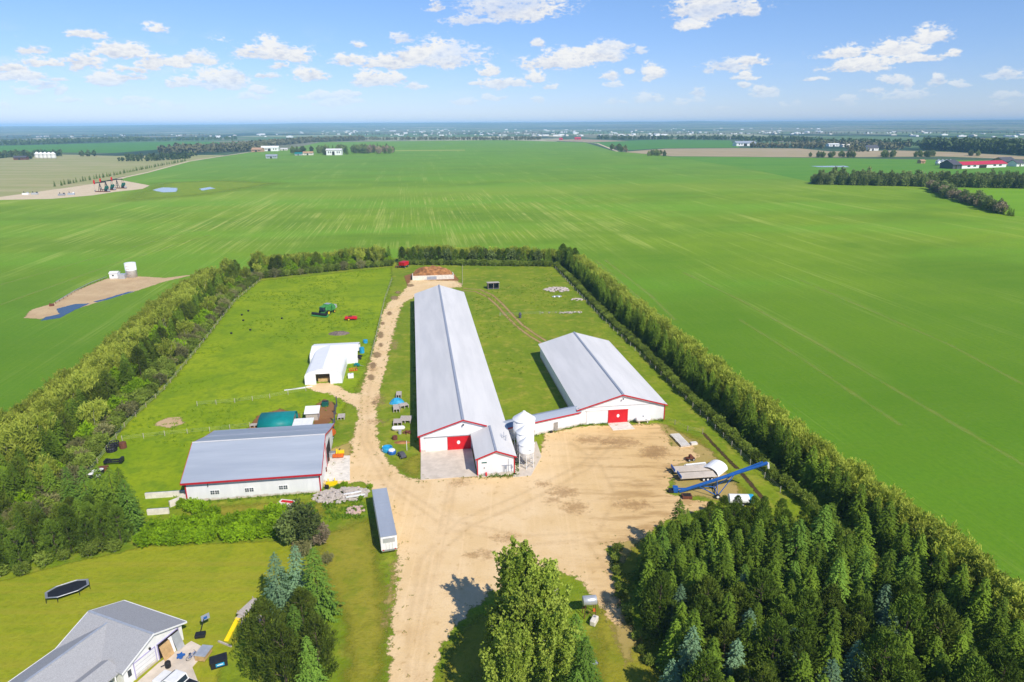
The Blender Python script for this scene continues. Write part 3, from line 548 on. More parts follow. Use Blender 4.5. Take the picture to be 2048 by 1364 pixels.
# passage between the barns
A, B = Vector((-1.6, 133.0)), Vector((15.2, 141.5)); dv = (B - A); an = math.atan2(dv.y, dv.x); ln = dv.length
b = thing('passage', 'low white passage with blue grey roof joining the two barns', 'passage', (A.x, A.y), an)
MB().bx(0, ln, 0, 3.2, 0, 3.2).build('wall', M['white'], b)
MB().extx([(-.35, 3.25), (1.6, 3.95), (3.5, 3.25), (3.5, 3.4), (1.6, 4.1), (-.35, 3.4)], -.2, ln + .3).build('roof', M['roofb'], b)
MB().bx(0, ln, -.42, -.36, 3.12, 3.42).build('red_trim_board', M['red'], b)
d = MB().bx(12.0, 13.1, -.06, -.01, .05, 2.1).build('door', M['steel'], b)
MB().box((12.95, -.09, 1.05), (.06, .06, .16)).build('handle', M['black'], d); MB().box((11.2, -.35, .2), (.6, .5, .4)).build('step_box', M['dark'], b)
def slab(name, pts, z0, z1, mat, label, cat='concrete pad'):
    o = MB().extz(pts, z0, z1).build(name, mat); return tag(o, label, cat, kind='structure')
slab('concrete_apron', [rot(p, O1, R8) for p in ((.1, -.02), (10.7, -.02), (10.7, -11.9), (18.3, -11.9), (18.3, -12.5), (10.9, -12.5), (10.9, -12.0), (-.1, -11.9))], .0, .12, M['conc'], 'wide concrete apron before the long barn door')
slab('concrete_ramp', [rot(p, O2, R8) for p in ((6.8, -.15), (11.7, -.15), (12.0, -4.0), (7.0, -4.0))], .0, .13, M['concw'], 'short concrete ramp before the wide barn door')
slab('bin_pad', gpl((1026, 955), (1062, 952), (1083, 913), (1073, 884), (1026, 890)), .0, .12, M['conc'], 'concrete pad under the feed bins')
slab('shop_pad', gpl((648, 962), (700, 962), (700, 912), (660, 912)), .0, .13, M['concw'], 'concrete pad at the workshop door')
slab('house_drive', gpl((383, 1283), (416, 1300), (385, 1335), (410, 1400), (180, 1420), (275, 1365), (318, 1327)), .0, .12, M['conc'], 'concrete drive before the garage')
# feed bins
def feed_bin(x, y, r, h, label):
    b = thing('feed_bin', label, 'feed bin', (x, y, .12), .3, 'white feed bins beside the passage')
    hop = h * .2; cy = h * .24; top = h * .80
    MB().lathe([(.16, hop * .6), (r, cy + r * .75), (r, cy + (top - cy) * .5), (r * 1.012, cy + (top - cy) * .5 + .02), (r * 1.012, cy + (top - cy) * .5 + .1), (r, cy + (top - cy) * .5 + .12), (r, top)], 28).build('tank', M['whiteb'], b, True)
    MB().lathe([(r * 1.05, top - .08), (r * 1.05, top), (.28, h - .12), (.28, h)], 28).build('cone_roof', M['whiteb'], b)
    for k in range(6):
        a = 2 * PI * k / 6 + .2; c, s = math.cos(a) * r * 1.02, math.sin(a) * r * 1.02
        MB().cyl((c, s, 0), (c, s, cy + r * .9), .07, n=6).build('leg', M['whiteb'], b)
    m = MB()
    for k in range(6):
        a, a2 = 2 * PI * k / 6 + .2, 2 * PI * (k + 1) / 6 + .2
        m.cyl((math.cos(a)*r, math.sin(a)*r, .2), (math.cos(a2)*r, math.sin(a2)*r, cy * .9), .035, n=5); m.cyl((math.cos(a)*r, math.sin(a)*r, cy * .9), (math.cos(a2)*r, math.sin(a2)*r, .2), .035, n=5)
    m.build('brace', M['galv'], b)
    a = -1.3; c, s = math.cos(a) * (r + .1), math.sin(a) * (r + .1)
    m = MB().cyl((c - .2, s, 1), (c - .2, s, top), .03, n=5).cyl((c + .2, s, 1), (c + .2, s, top), .03, n=5)
    for k in range(int((top - 1) / .4)): m.cyl((c - .2, s, 1.2 + k * .4), (c + .2, s, 1.2 + k * .4), .02, n=4)
    m.build('ladder', M['galv'], b); MB().box((.1, -r - .01, top * .82), (.55, .05, .13)).build('badge', M['ridge'], b)
feed_bin(2.43, 130.2, 2.3, 8.4, 'largest white feed bin, at the back of the row of three')
feed_bin(2.57, 126.2, 1.75, 7.0, 'middle white feed bin in the row of three')
feed_bin(2.77, 122.3, 1.55, 6.2, 'smallest white feed bin, at the front of the row by the yard')
MB().cyl((1.4, 131.5, 1.2), (-1.2, 133.2, 2.6), .12).build('feed_pipe', M['galv']).update_tag()
tag(bpy.data.objects['feed_pipe'], 'slanting grey feed pipe from the bins into the long barn', 'feed pipe')
# propane tank
p = rot((14.9, -.9), O2, R8); b = thing('propane_tank', 'white horizontal propane tank by the wide barn wall', 'propane tank', p, R8)
MB().lathe([(.05, -1.75), (.42, -1.65), (.58, -1.4), (.58, 1.4), (.42, 1.65), (.05, 1.75)], 18).build('tank', M['whiteb'], b, True).rotation_euler = (0, PI / 2, 0)
b.children[0].location = (0, 0, .95)
for x in (-1, 1): MB().box((x, 0, .22), (.2, .7, .44)).build('leg', M['concw'], b)
MB().lathe([(.2, 1.5), (.2, 1.72), (.05, 1.8)], 10, (0, 0, 0)).build('valve_dome', M['steel'], b); MB().box((.55, -.58, 1.0), (.5, .04, .18)).build('plate', M['ridge'], b)
# ------------------------------------------------------------------ workshop
O3 = (-58.9, 109.2)
b = thing('workshop', 'white workshop with blue grey roof and red edge, left of the lane', 'workshop', O3, R8)
prof = [(0, 0), (21.2, 0), (21.2, 4.1), (15.6, 5.5), (8.3, 7.7), (0, 4.25)]
MB().extx(prof, 0, 23.5).build('wall', M['white'], b)
up_ = [(-.7, 4.0), (8.3, 7.75), (15.6, 5.55), (21.7, 4.05)]
ro = MB().extx(up_ + [(y, z + .16) for y, z in reversed(up_)], -.5, 24.0).build('roof', M['roofb'], b)
MB().box((11.75, 8.3, 7.95), (24.5, .35, .08)).build('ridge_cap', M['roof'], ro); MB().box((11.75, 15.6, 5.75), (24.5, .2, .06)).build('roof_seam', M['ridge'], ro)
m = MB().bx(-.5, 24.0, -.78, -.7, 3.85, 4.2)
for x in (-.58, 24.0):
    for (ya, za), (yb, zb) in zip(up_[:-1], up_[1:]): m.extx([(ya, za - .15), (yb, zb - .15), (yb, zb + .17), (ya, za + .17)], x, x + .08)
m.build('red_trim_board', M['red'], b)
[MB().bx(*q).build('corner_trim', M['red'], b) for q in ((-.09, .1, -.09, .1, 0, 4.1), (23.4, 23.6, -.09, .1, 0, 4.1), (23.5, 23.58, 9.9, 10.1, 0, 5.2))]
for x in (4.9, 10.9, 16.9):
    wf = MB().bx(x - .85, x + .85, -.05, -.005, 1.15, 2.05).build('window', M['whiteb'], b)
    for s in (-.4, .4):
        MB().bx(x + s - .33, x + s + .33, -.07, -.05, 1.25, 1.95).build('pane', M['glass'], wf)
    m = MB().bx(x - .43, x - .37, -.085, -.07, 1.25, 1.95).bx(x + .37, x + .43, -.085, -.07, 1.25, 1.95).bx(x - .73, x + .73, -.085, -.07, 1.58, 1.63); m.build('glazing_bar', M['whiteb'], wf)
MB().bx(23.5, 23.56, 1.2, 8.6, .05, 4.0).build('big_door', M['whiteb'], b); MB().bx(23.5, 23.57, 11, 16, .05, 3.6).build('side_door', M['dark'], b)
MB().cyl((3.9, -.12, 3.0), (3.9, -.12, 3.95), .04, n=6).box((3.9, -.15, 3.0), (.12, .12, .2)).build('service_pipe', M['black'], b)
for i, (x0, x1, y0, lab) in enumerate(((-67.2, -59.6, 110.7, 'longer of the low white walls running from the workshop corner'), (-64.0, -60.4, 104.9, 'short low white wall in the grass nearest the hedge'))):
    o = MB().box((0, 0, .55), (x1 - x0, .35, 1.1)).build('low_wall', M['concw'], None, loc=((x0 + x1) / 2, y0 + .3), rz=.13)
    tag(o, lab, 'low wall'); MB().box((0, .2, 1.13), (x1 - x0, .08, .06)).build('rail', M['tealb'], o)
o = MB().box((0, 0, .6), (3.2, .4, 1.2)).build('wing_wall', M['concw'], None, loc=(-60.3, 108.7), rz=.9); tag(o, 'low slanting white wall at the near corner of the workshop', 'low wall')
# hoop sheds
def hoop(name, label, loc, rz, w, h, L, mat, door=None, endmat=None, cat='hoop shed', opend=False, ex=.62, gab=False):
    b = thing(name, label, cat, loc, rz); n = 16
    arc = [(-w / 2 * math.copysign(abs(math.cos(PI * i / n)) ** ex, math.cos(PI * i / n)), h * math.sin(PI * i / n) ** ex) for i in range(n + 1)]
    if gab: n = 8; arc = [(-w/2, 0), (-w*.495, h*.55), (-w*.465, h*.68), (-w*.40, h*.78), (0, h), (w*.40, h*.78), (w*.465, h*.68), (w*.495, h*.55), (w/2, 0)]
    sh = MB(); m = len(sh.v)
    for y in (0, L):
        for x, z in arc: sh.v.append((x, y, z))
    for i in range(n): sh.f.append((m + i, m + i + 1, m + n + 2 + i, m + n + 1 + i))
    o = sh.build('cover', mat, b, not gab); so_ = o.modifiers.new('t', 'SOLIDIFY'); so_.thickness = .06
    for k in range(int(L / 3) + 1):
        y = min(L, k * 3.0); rb = MB()
        for i in range(n): rb.cyl((arc[i][0] * .992, y, arc[i][1] * .985), (arc[i+1][0] * .992, y, arc[i+1][1] * .985), .05, n=4)
        rb.build('hoop', mat, b)
    if not opend:
        if door:
            x0, x1, z1 = door; e = MB(); top = [p for p in arc]
            e.extr([p for p in arc if p[0] <= x0] + [(x0, np.interp(x0, [p[0] for p in arc], [p[1] for p in arc])), (x0, 0)], .05, .12)
            e.extr([(x1, 0), (x1, np.interp(x1, [p[0] for p in arc], [p[1] for p in arc]))] + [p for p in arc if p[0] >= x1], .05, .12)
            e.extr([(x0, z1)] + [(x0, np.interp(x0, [p[0] for p in arc], [p[1] for p in arc]))] + [p for p in arc if x0 < p[0] < x1] + [(x1, np.interp(x1, [p[0] for p in arc], [p[1] for p in arc])), (x1, z1)], .05, .12)
            e.build('end_wall', endmat or mat, b)
            f = MB().bx(x0 - .12, x0, 0, .1, 0, z1).bx(x1, x1 + .12, 0, .1, 0, z1).bx(x0 - .12, x1 + .12, 0, .1, z1, z1 + .12); f.build('door_frame', M['whiteb'], b)
            MB().bx(x0 - .6, x1 + .6, 3.8, 4.0, 0, z1 * .95).build('inner_wall', M['woodl'], b); MB().box(((x0 + x1) / 2, 2.6, .55), (x1 - x0 - .5, 1.5, 1.1)).build('straw_stack', M['straw'], b)
    MB().extr(arc, L - .12, L - .05).build('back_wall', endmat or mat, b)
    return b
Oq = (-49.6, 168.0)
hoop('fabric_shed', 'tall white fabric shed with an open doorway onto the spur', Oq, R8, 9.6, 4.5, 20, M['fabric'], (-1.9, 1.7, 2.9), M['fabric'], gab=True)
Ow = (-45.0, 190.2)
b = hoop('fabric_shelter', 'white fabric shelter standing crosswise behind the tall fabric shed', Ow, R8 + PI / 2, 11.5, 4.0, 13.2, M['fabric'], opend=True, gab=True)
MB().bx(-4.6, 4.6, 1.0, 1.1, 0, 2.6).build('inner_wall', M['dark'], b)
b = hoop('hoop_shelter', 'teal fabric hoop shelter behind the workshop', (-49.2, 142.2), R8 + PI / 2, 7.0, 2.9, 7.6, M['teal'], opend=True, cat='hoop shelter')
MB().bx(-2.6, 2.6, .3, .4, 0, 1.9).build('inner_gate', M['steel'], b)
b = thing('flat_shed', 'low shed with a plain white roof against the workshop back', 'shed', (-48.0, 135.6), R8)
MB().bx(.1, 3.9, .1, 4.9, 0, 1.9).build('wall', M['plank'], b); MB().box((2, 2.5, 2.1), (4.3, 5.4, .12), rx=.06).build('roof', M['whiteb'], b)
b = thing('calf_shelter', 'small open shelter with a slanted white roof by the mud', 'shelter', (-47.6, 144.6), R8)
MB().bx(0, 2.8, 0, .1, 0, 1.6).bx(0, .1, 0, 2.6, 0, 1.9).bx(2.7, 2.8, 0, 2.6, 0, 1.9).build('wall', M['plank'], b); MB().box((1.4, 1.3, 2.15), (3.4, 3.2, .1), rx=.22).build('roof', M['whiteb'], b); MB().bx(2.85, 2.95, -.2, 2.8, 1.6, 1.9).build('red_edge', M['red'], b)
# house
C0 = (-45.4, 70.4); AH = math.atan2(-.375, .927)
b = thing('house', 'white house with grey shingle roof and a garage facing the drive', 'house', C0, AH)
MB().extx([(-4.4, 0), (4.4, 0), (4.4, 2.6), (0, 4.35), (-4.4, 2.6)], -10.4, 0).build('wall', M['whiteb'], b)
ro = MB().extx([(-4.85, 2.5), (0, 4.44), (4.85, 2.5), (4.85, 2.66), (0, 4.6), (-4.85, 2.66)], -10.9, .5).build('roof', M['shingle'], b)
m = MB()
for x in (-10.98, .5): 
    m.extx([(-4.87, 2.46), (0, 4.40), (0, 4.62), (-4.87, 2.68)], x, x + .08); m.extx([(0, 4.40), (4.87, 2.46), (4.87, 2.68), (0, 4.62)], x, x + .08)
m.bx(-10.9, .5, 4.85, 4.95, 2.46, 2.68); m.build('fascia', M['whiteb'], ro); MB().box((-5.2, 0, 4.62), (11.4, .3, .06)).build('ridge_cap', M['galv'], ro)
MB().extr([(-10.5, 0), (-3.4, 0), (-3.4, 2.6), (-6.95, 4.1), (-10.5, 2.6)], -20, -.5).build('main_wall', M['whiteb'], b)
ro = MB().extr([(-10.95, 2.42), (-6.95, 4.2), (-2.95, 2.42), (-2.95, 2.58), (-6.95, 4.37), (-10.95, 2.58)], -20.5, -.4).build('main_roof', M['shingle'], b)
MB().box((-6.95, -10.5, 4.39), (.3, 20, .06)).build('ridge_cap', M['galv'], ro); MB().bx(-11.05, -10.95, -20.5, -.4, 2.4, 2.6).build('fascia', M['whiteb'], ro)
MB().extr([(-4.2, 2.35), (-2.2, 3.2), (-.2, 2.35), (-.2, 2.5), (-2.2, 3.36), (-4.2, 2.5)], -9.6, -4.3).build('porch_roof', M['shingle'], b)
MB().extr([(-4.22, 2.3), (-2.2, 3.15), (-.18, 2.3), (-.18, 2.55), (-2.2, 3.42), (-4.22, 2.55)], -9.7, -9.6).build('porch_fascia', M['whiteb'], b)
MB().box((-1.0, -7.6, 2.15), (1.6, 2.6, .08), ry=.25).build('awning', M['lav'], b); [MB().cyl((-.3, yy, 0), (-.3, yy, 2.4), .08).build('porch_post', M['whiteb'], b) for yy in (-5.2, -9.4)]
d = MB().bx(0, .05, -2.9, .1, .05, 2.3).build('garage_door', M['white'], b); m = MB()
for z in (.6, 1.17, 1.74): m.bx(.05, .06, -2.9, .1, z, z + .03)
m.build('door_groove', M['steel'], d)
MB().bx(0, .045, .55, 3.75, .05, 2.3).build('open_garage', M['dark'], b)
m = MB()
for a, z in ((-3.0, 0), (.1, 0), (.45, 0), (3.75, 0)): m.bx(0, .09, a, a + .1, 0, 2.4)
m.bx(0, .09, -3.0, .2, 2.3, 2.4).bx(0, .09, .45, 3.85, 2.3, 2.4); m.build('door_trim', M['lav'], b)
wf = MB().bx(0, .06, -3.95, -3.3, 1.0, 2.1).build('window', M['whiteb'], b); MB().bx(.06, .075, -3.87, -3.38, 1.08, 2.02).build('pane', M['glass'], wf)
MB().box((.2, -.6, 2.75), (.2, .2, .25)).build('wall_lamp', M['black'], b)
def onhouse(x, y): return rot((x, y), C0, AH)
def lean(name, label, cat, x, y, sz, mat, ry=-.25, rz=0.0):
    o = MB().box((0, 0, sz[2] / 2), sz, ry=ry).build(name, mat, None, loc=onhouse(x, y) + (.13,), rz=AH + rz); return tag(o, label, cat)
lean('plywood_sheet', 'large yellowish plywood sheet leaning in the open garage door', 'plywood sheet', .75, 1.2, (.06, 1.5, 2.1), M['woodl'])
lean('grey_board', 'tall grey board leaning at the garage corner', 'board', .85, 2.9, (.06, 1.1, 2.3), M['galv'], -.3)
lean('white_board', 'narrow white board leaning between plywood and grey board', 'board', .6, 2.15, (.06, .5, 2.2), M['whiteb'], -.2)
b = thing('tote_bin', 'blue star shaped plastic toy on the garage drive', 'toy', onhouse(2.4, 1.7) + (.13,), .4)
MB().extz([((.55 if k % 2 == 0 else .28) * math.cos(PI*k/5), (.55 if k % 2 == 0 else .28) * math.sin(PI*k/5)) for k in range(10)], .25, .5).build('toy_top', M['blue'], b); MB().cyl((0, 0, 0), (0, 0, .25), .25).build('toy_base', M['blue'], b); b.name = 'plastic_toy'
b = thing('barrel_stove', 'small dark round barrel stove standing on the drive', 'barrel', onhouse(2.2, -.1) + (.13,), .4)
MB().lathe([(.3, 0), (.36, .1), (.36, .75), (.3, .85)], 14).build('barrel', M['black'], b); MB().cyl((-.3, 0, .5), (-.8, -.1, .45), .05).build('handle', M['black'], b)
b = thing('tub_cover', 'grey topped box with wooden sides beside the drive', 'hot tub', onhouse(4.9, 3.0) + (.13,), AH + .25)
MB().box((0, 0, .4), (1.3, 1.8, .8)).build('wooden_side', M['woodl'], b, bevel=.03); MB().box((.1, 0, .86), (1.5, 1.95, .12)).build('lid', M['galv'], b, bevel=.04); b.name = 'hot_tub'
b = thing('bicycle', 'bicycle parked upright on the drive near the grey topped box', 'bicycle', onhouse(3.9, 2.2) + (.13,), AH + 1.2)
for x in (-.5, .5):
    wv = MB()
    for k in range(16):
        a, c = 2*PI*k/16, 2*PI*(k+1)/16; wv.cyl((x + .33*math.cos(a), 0, .34 + .33*math.sin(a)), (x + .33*math.cos(c), 0, .34 + .33*math.sin(c)), .025, n=4)
    for k in range(6): wv.cyl((x, 0, .34), (x + .33*math.cos(PI*k/3), 0, .34 + .33*math.sin(PI*k/3)), .008, n=3)
    wv.build('wheel', M['rubber'], b)
MB().cyl((-.5, 0, .34), (-.1, 0, .36), .025, n=5).cyl((-.1, 0, .36), (.38, 0, .8), .025, n=5).cyl((-.2, 0, .8), (.38, 0, .8), .025, n=5).cyl((-.1, 0, .36), (-.25, 0, .9), .025, n=5).cyl((.5, 0, .34), (.36, 0, .95), .025, n=5).cyl((-.5, 0, .34), (-.2, 0, .8), .02, n=5).build('frame', M['blue'], b)
MB().cyl((.36, -.3, .98), (.36, .3, .98), .02, n=5).build('handlebar', M['black'], b); MB().box((-.26, 0, .93), (.28, .14, .06)).build('saddle', M['black'], b)
b = thing('basketball_stand', 'black basketball stand lying beside the garage corner', 'basketball stand', onhouse(1.7, 5.6) + (.035,), AH + .6)
MB().box((0, 0, .3), (1.3, .9, .5)).build('base_tank', M['black'], b, bevel=.08); MB().cyl((0, 0, .5), (.6, .6, 2.3), .07).build('pole', M['black'], b); MB().box((.75, .75, 2.4), (1.1, .08, .8), rz=.6).build('backboard', M['ridge'], b); MB().box((.74, .70, 2.35), (.45, .1, .35), rz=.6).build('target_square', M['blue'], b)
def pickup():
    b = thing('pickup_truck', 'white pickup truck with black bed cover on the garage drive', 'pickup truck', onhouse(5.9, -2.2) + (.13,), AH + PI)
    s = [(-2.9, .45), (2.75, .45), (2.9, .75), (2.85, 1.0), (1.5, 1.12), (.75, 1.78), (-.85, 1.82), (-1.15, 1.18), (-2.9, 1.12)]
    MB().extr(s, -.98, .98).build('body', M['whiteb'], b, bevel=.12)
    MB().extr([(1.42, 1.16), (.80, 1.72), (.86, 1.76), (1.5, 1.20)], -.8, .8).build('windscreen', M['glass'], b)
    MB().extr([(-.9, 1.75), (-1.14, 1.24), (-1.2, 1.24), (-.96, 1.75)], -.75, .75).build('rear_window', M['glass'], b)
    for sg in (-1, 1): MB().bx(-.75, .75, sg * .985 - .01, sg * .985 + .01, 1.2, 1.65).build('side_window', M['glass'], b)
    MB().bx(-2.85, -1.3, -.85, .85, 1.14, 1.20).build('bed_cover', M['black'], b, bevel=.02)
    for x in (-1.9, 1.85):
        for sg in (-1, 1):
            wv = MB().cyl((x, sg * .75, .38), (x, sg * 1.0, .38), .38, n=16).build('wheel', M['rubber'], b); MB().cyl((x, sg * 1.0, .38), (x, sg * 1.01, .38), .2, n=10).build('rim', M['galv'], wv)
    for sg in (-1, 1): MB().box((2.86, sg * .7, .82), (.06, .35, .16)).build('headlight', M['glass'], b); MB().box((.9, sg * 1.1, 1.2), (.12, .2, .15)).build('mirror', M['black'], b)
pickup()
b = thing('bin_box', 'black box with a light blue panel on the lawn beside the drive', 'storage box', (-37.2, 70.0, .036), math.atan2(1.0, 1.2) - .25)
MB().box((0, 0, .47), (1.95, 1.3, .94)).build('box', M['black'], b, bevel=.03); MB().box((0, 0, .98), (2.05, 1.4, .08)).build('lid', M['black'], b, bevel=.02)
pn = MB().box((0.1, -.67, .5), (1.0, .03, .45)).build('blue_panel', M['cyan'], b); MB().box((.1, -.69, .5), (.7, .012, .12)).build('white_stripe', M['whiteb'], pn); b.name = 'storage_box'
b = thing('trampoline', 'black oblong trampoline with grey rim standing on the lawn', 'trampoline', (-64.9, 83.9, .036), math.atan2(3.3, 4.7))
oc = [(2.85 * math.copysign(abs(math.cos(a)) ** .8, math.cos(a)), 1.55 * math.copysign(abs(math.sin(a)) ** .8, math.sin(a))) for a in [2 * PI * (k + .5) / 8 for k in range(8)]]
MB().extz([(x * .9, y * .86) for x, y in oc], .82, .85).build('mat', M['black'], b); m = MB()
for k in range(8):
    p, q = oc[k], oc[(k + 1) % 8]; m.poly([(p[0], p[1], .9), (q[0], q[1], .9), (q[0] * .9, q[1] * .86, .87), (p[0] * .9, p[1] * .86, .87)]); m.cyl((p[0], p[1], .88), (q[0], q[1], .88), .05, n=6)
m.build('rim', M['steel'], b)
for k in range(8): MB().cyl((oc[k][0], oc[k][1], .88), (oc[k][0] * 1.02, oc[k][1] * 1.02, 0), .04, n=6).build('leg', M['black'], b)
b = thing('play_tower', 'weathered wooden play deck with a yellow slide', 'play set', (-36.6, 79.0, .036), math.atan2(3.0, 1.1))
MB().box((0, 0, 1.5), (3.4, 1.3, .1)).build('deck', M['plank'], b)
for x in (-1.5, 1.5):
    for y in (-.55, .55): MB().cyl((x, y, 0), (x, y, 1.9), .07, n=6).build('post', M['wood'], b)
MB().box((-2.0, 0.0, 1.3), (.8, .7, .08)).cyl((-2.3, -.4, 0), (-1.6, -.4, 1.4), .05).cyl((-2.3, .4, 0), (-1.6, .4, 1.4), .05).build('ladder', M['plank'], b)
MB().extx([(-.3, 0), (.3, 0), (.3, .14), (.24, .14), (.24, .04), (-.24, .04), (-.24, .14), (-.3, .14)], 0, 3.3).build('slide', M['yellow'], b)
sl_ = b.children[-1]; sl_.location = (-2.2, -.1, 1.35); sl_.rotation_euler = (0, math.radians(22), PI + .15)
b = thing('garden_bench', 'wooden bench beside the play deck under the spruces', 'bench', (-35.2, 78.0, .036), -.6)
MB().box((0, 0, .45), (1.9, .4, .07)).build('seat', M['plank'], b); MB().box((0, .25, .75), (1.9, .06, .35)).build('backrest', M['plank'], b)
for x in (-.8, .8): MB().box((x, 0, .21), (.08, .38, .42)).build('leg', M['wood'], b)
o = MB().box((0, 0, .1), (2.3, .2, .2)).build('timber_edging', M['plank'], None, loc=(-37.9, 73.5, .04), rz=-.43); tag(o, 'grey timber edging lying on the lawn below the slide', 'timber edging')
# ------------------------------------------------------------------ vehicles and farm equipment
def wheel(parent, x, y, r, w, mat=None, rim=None, name='wheel'):
    wv = MB().cyl((x, y - w / 2, r), (x, y + w / 2, r), r, n=18).build(name, mat or M['rubber'], parent); MB().cyl((x, y - w / 2 - .02, r), (x, y + w / 2 + .02, r), r * .55, n=12).build('rim', rim or M['galv'], wv); return wv
pa, pb = Vector(gp(744.7, 974.9, 3.6)), Vector(gp(762, 1073, 3.6)); pc = Vector(gp(792, 1067, 3.6))
ctr = (pb + pc) / 2; ax = (pa - pb); an = math.atan2(ax.y, ax.x)
b = thing('semi_trailer', 'long grey roofed semi trailer with white rear parked beside the driveway', 'semi trailer', (ctr.x, ctr.y, .045), an)
MB().bx(0, 15.2, -1.27, 1.27, .95, 3.3).build('body', M['whiteb'], b)
ro = MB().bx(-.02, 15.2, -1.29, 1.29, 3.3, 3.42).build('roof', M['roofb'], b); m = MB()
for k in range(14): m.bx(.6 + k * 1.05, .66 + k * 1.05, -1.25, 1.25, 3.42, 3.44)
m.build('roof_bow', M['ridge'], ro)
dr = MB().bx(-.05, -.01, -1.15, 1.15, 1.05, 3.2).build('rear_door', M['whiteb'], b); MB().bx(-.08, -.05, -.95, .95, 2.25, 3.05).build('grey_panel', M['galv'], dr)
MB().bx(-.07, -.05, -.02, .02, 1.05, 2.2).cyl((-.08, -.5, 1.1), (-.08, -.5, 2.2), .02, n=5).cyl((-.08, .5, 1.1), (-.08, .5, 2.2), .02, n=5).build('latch_bar', M['steel'], dr)
MB().bx(-.12, 0, -1.2, 1.2, .75, .9).build('bumper', M['steel'], b)
for s in (-.95, .95): MB().box((-.09, s, 1.0), (.08, .2, .12)).build('tail_light', M['redb'], b)
for x in (1.6, 2.9):
    for s in (-.9, .9): wheel(b, x, s, .5, .5)
for s in (-.8, .8): MB().bx(11.6, 11.75, s - .08, s + .08, 0, .95).build('landing_leg', M['steel'], b)
MB().bx(.3, 14.8, -.6, -.45, .75, .95).bx(.3, 14.8, .45, .6, .75, .95).bx(14.2, 15.2, -1.2, 1.2, .8, .95).build('chassis', M['black'], b)
# auger
P0, P1 = Vector(gp(1368, 985)), Vector(gp(1535, 927, 6.6)); d2 = P1 - P0; an = math.atan2(d2.y, d2.x); ln = d2.length; tilt = math.atan2(6.2, ln)
b = thing('grain_auger', 'long blue grain auger rising over the hedge on two wheels', 'grain auger', (P0.x, P0.y, .04), an)
Lh = math.hypot(ln, 6.2); U = lambda t, dz=0: (ln * t, 0, .5 + 6.2 * t + dz)
MB().cyl(U(-.06), U(1.0), .3, n=12).build('tube', M['blue'], b)
MB().cyl(U(.22), U(.94, .55), .13, n=6).cyl(U(.45), U(.45, .38), .04).cyl(U(.7), U(.7, .45), .04).build('truss', M['blue'], b)
MB().cyl(U(1.0), (ln + .25, 0, 5.6), .26, .2, n=10).build('spout', M['whiteb'], b); MB().cyl(U(.78), U(.83), .27, n=12).build('white_band', M['whiteb'], b)
wx = ln * .40
MB().cyl((wx, -1.7, .5), (wx, 1.7, .5), .09).cyl((wx, -1.6, .5), U(.62), .08).cyl((wx, 1.6, .5), U(.62), .08).cyl((wx, -1.6, .5), U(.16), .09).cyl((wx, 1.6, .5), U(.16), .09).cyl((wx, -1.6, .5), U(.4), .06).cyl((wx, 1.6, .5), U(.4), .06).build('undercarriage', M['blue'], b)
for s in (-1.8, 1.8): wheel(b, wx, s, .45, .35, rim=M['whiteb'])
MB().box((.2, -1.9, .35), (1.7, 1.3, .5), rz=.1).build('swing_hopper', M['rust'], b); MB().box((.2, -1.9, .61), (1.35, 1.0, .04), rz=.1).build('hopper_mouth', M['dark'], b)
MB().box((-1.6, .1, .55), (.9, 1.2, .9)).cyl((-1.4, .3, .6), (.4, .1, .75), .14).cyl((-1.4, -.3, .5), (.4, -.1, .7), .1).build('drive_frame', M['blue'], b, bevel=.05); MB().box((-2.4, -.1, .3), (.9, .9, .5)).build('intake_screen', M['black'], b)
# two tipped flatbed trailers
def flatbed(label, px, py, rz, L, Wd, mat):
    b = thing('flatbed_trailer', label, 'flatbed trailer', gp(px, py) + (.045,), rz, 'flatbed trailers by the auger')
    MB().box((0, 0, .75), (L, Wd, .14)).build('deck', mat, b); MB().box((0, -Wd / 2 + .06, .66), (L, .1, .2)).box((0, Wd / 2 - .06, .66), (L, .1, .2)).cyl((-L / 2, -.6, .6), (-L / 2 - 1.4, 0, .5), .06).cyl((-L / 2, .6, .6), (-L / 2 - 1.4, 0, .5), .06).build('chassis', M['black'], b)
    MB().box((-L / 2 + .1, 0, 1.0), (.15, Wd, .6)).build('headboard', M['blue'], b)
    for x in (.9, 1.7, 2.5): 
        for s in (-1, 1): wheel(b, x, s * (Wd / 2 + .12), .36, .24, rim=M['whiteb'])
    return b
flatbed('nearer tan decked flatbed trailer with blue headboard and three wheels', 1393, 957, .12, 7.2, 2.2, M['conc'])
flatbed('farther tan flatbed trailer with dark hitch behind the nearer one', 1382, 944, .1, 7.6, 2.2, M['conc'])
b = thing('white_cover', 'bent white curved cover sheet lying behind the flatbed trailers', 'cover sheet', gp(1428, 940) + (.035,), -.75)
n = 10; arc = [(-1.9 * math.cos(PI * i / n), 1.35 * math.sin(PI * i / n)) for i in range(n + 1)]
MB().extr(arc + [(x * .93, z * .93) for x, z in reversed(arc)], -2.0, 2.0).build('shell', M['fabric'], b); MB().box((0, .2, .4), (2.4, 2.6, .5)).build('grey_load', M['ridge'], b)
o = MB().box((0, 0, .5), (4.2, .3, .9), rx=.3).box((.3, .5, .2), (4.6, .7, .3)).build('white_panel_stack', M['whiteb'], None, loc=gp(1390, 935) + (.03,), rz=.2); tag(o, 'row of pale panels lying beside the farther flatbed trailer', 'panel stack')
b = thing('disc_harrow', 'small dark rusty implement on the gravel heap edge', 'implement', gp(1380, 921) + (.045,), .3)
MB().box((0, 0, .6), (1.6, 1.0, .15)).box((0, 0, .95), (.5, .6, .6)).cyl((-.8, 0, .55), (-1.5, 0, .4), .06).build('frame', M['rust'], b)
for x in (-.5, .5):
    for s in (-.5, .5): wheel(b, x, s, .32, .12)
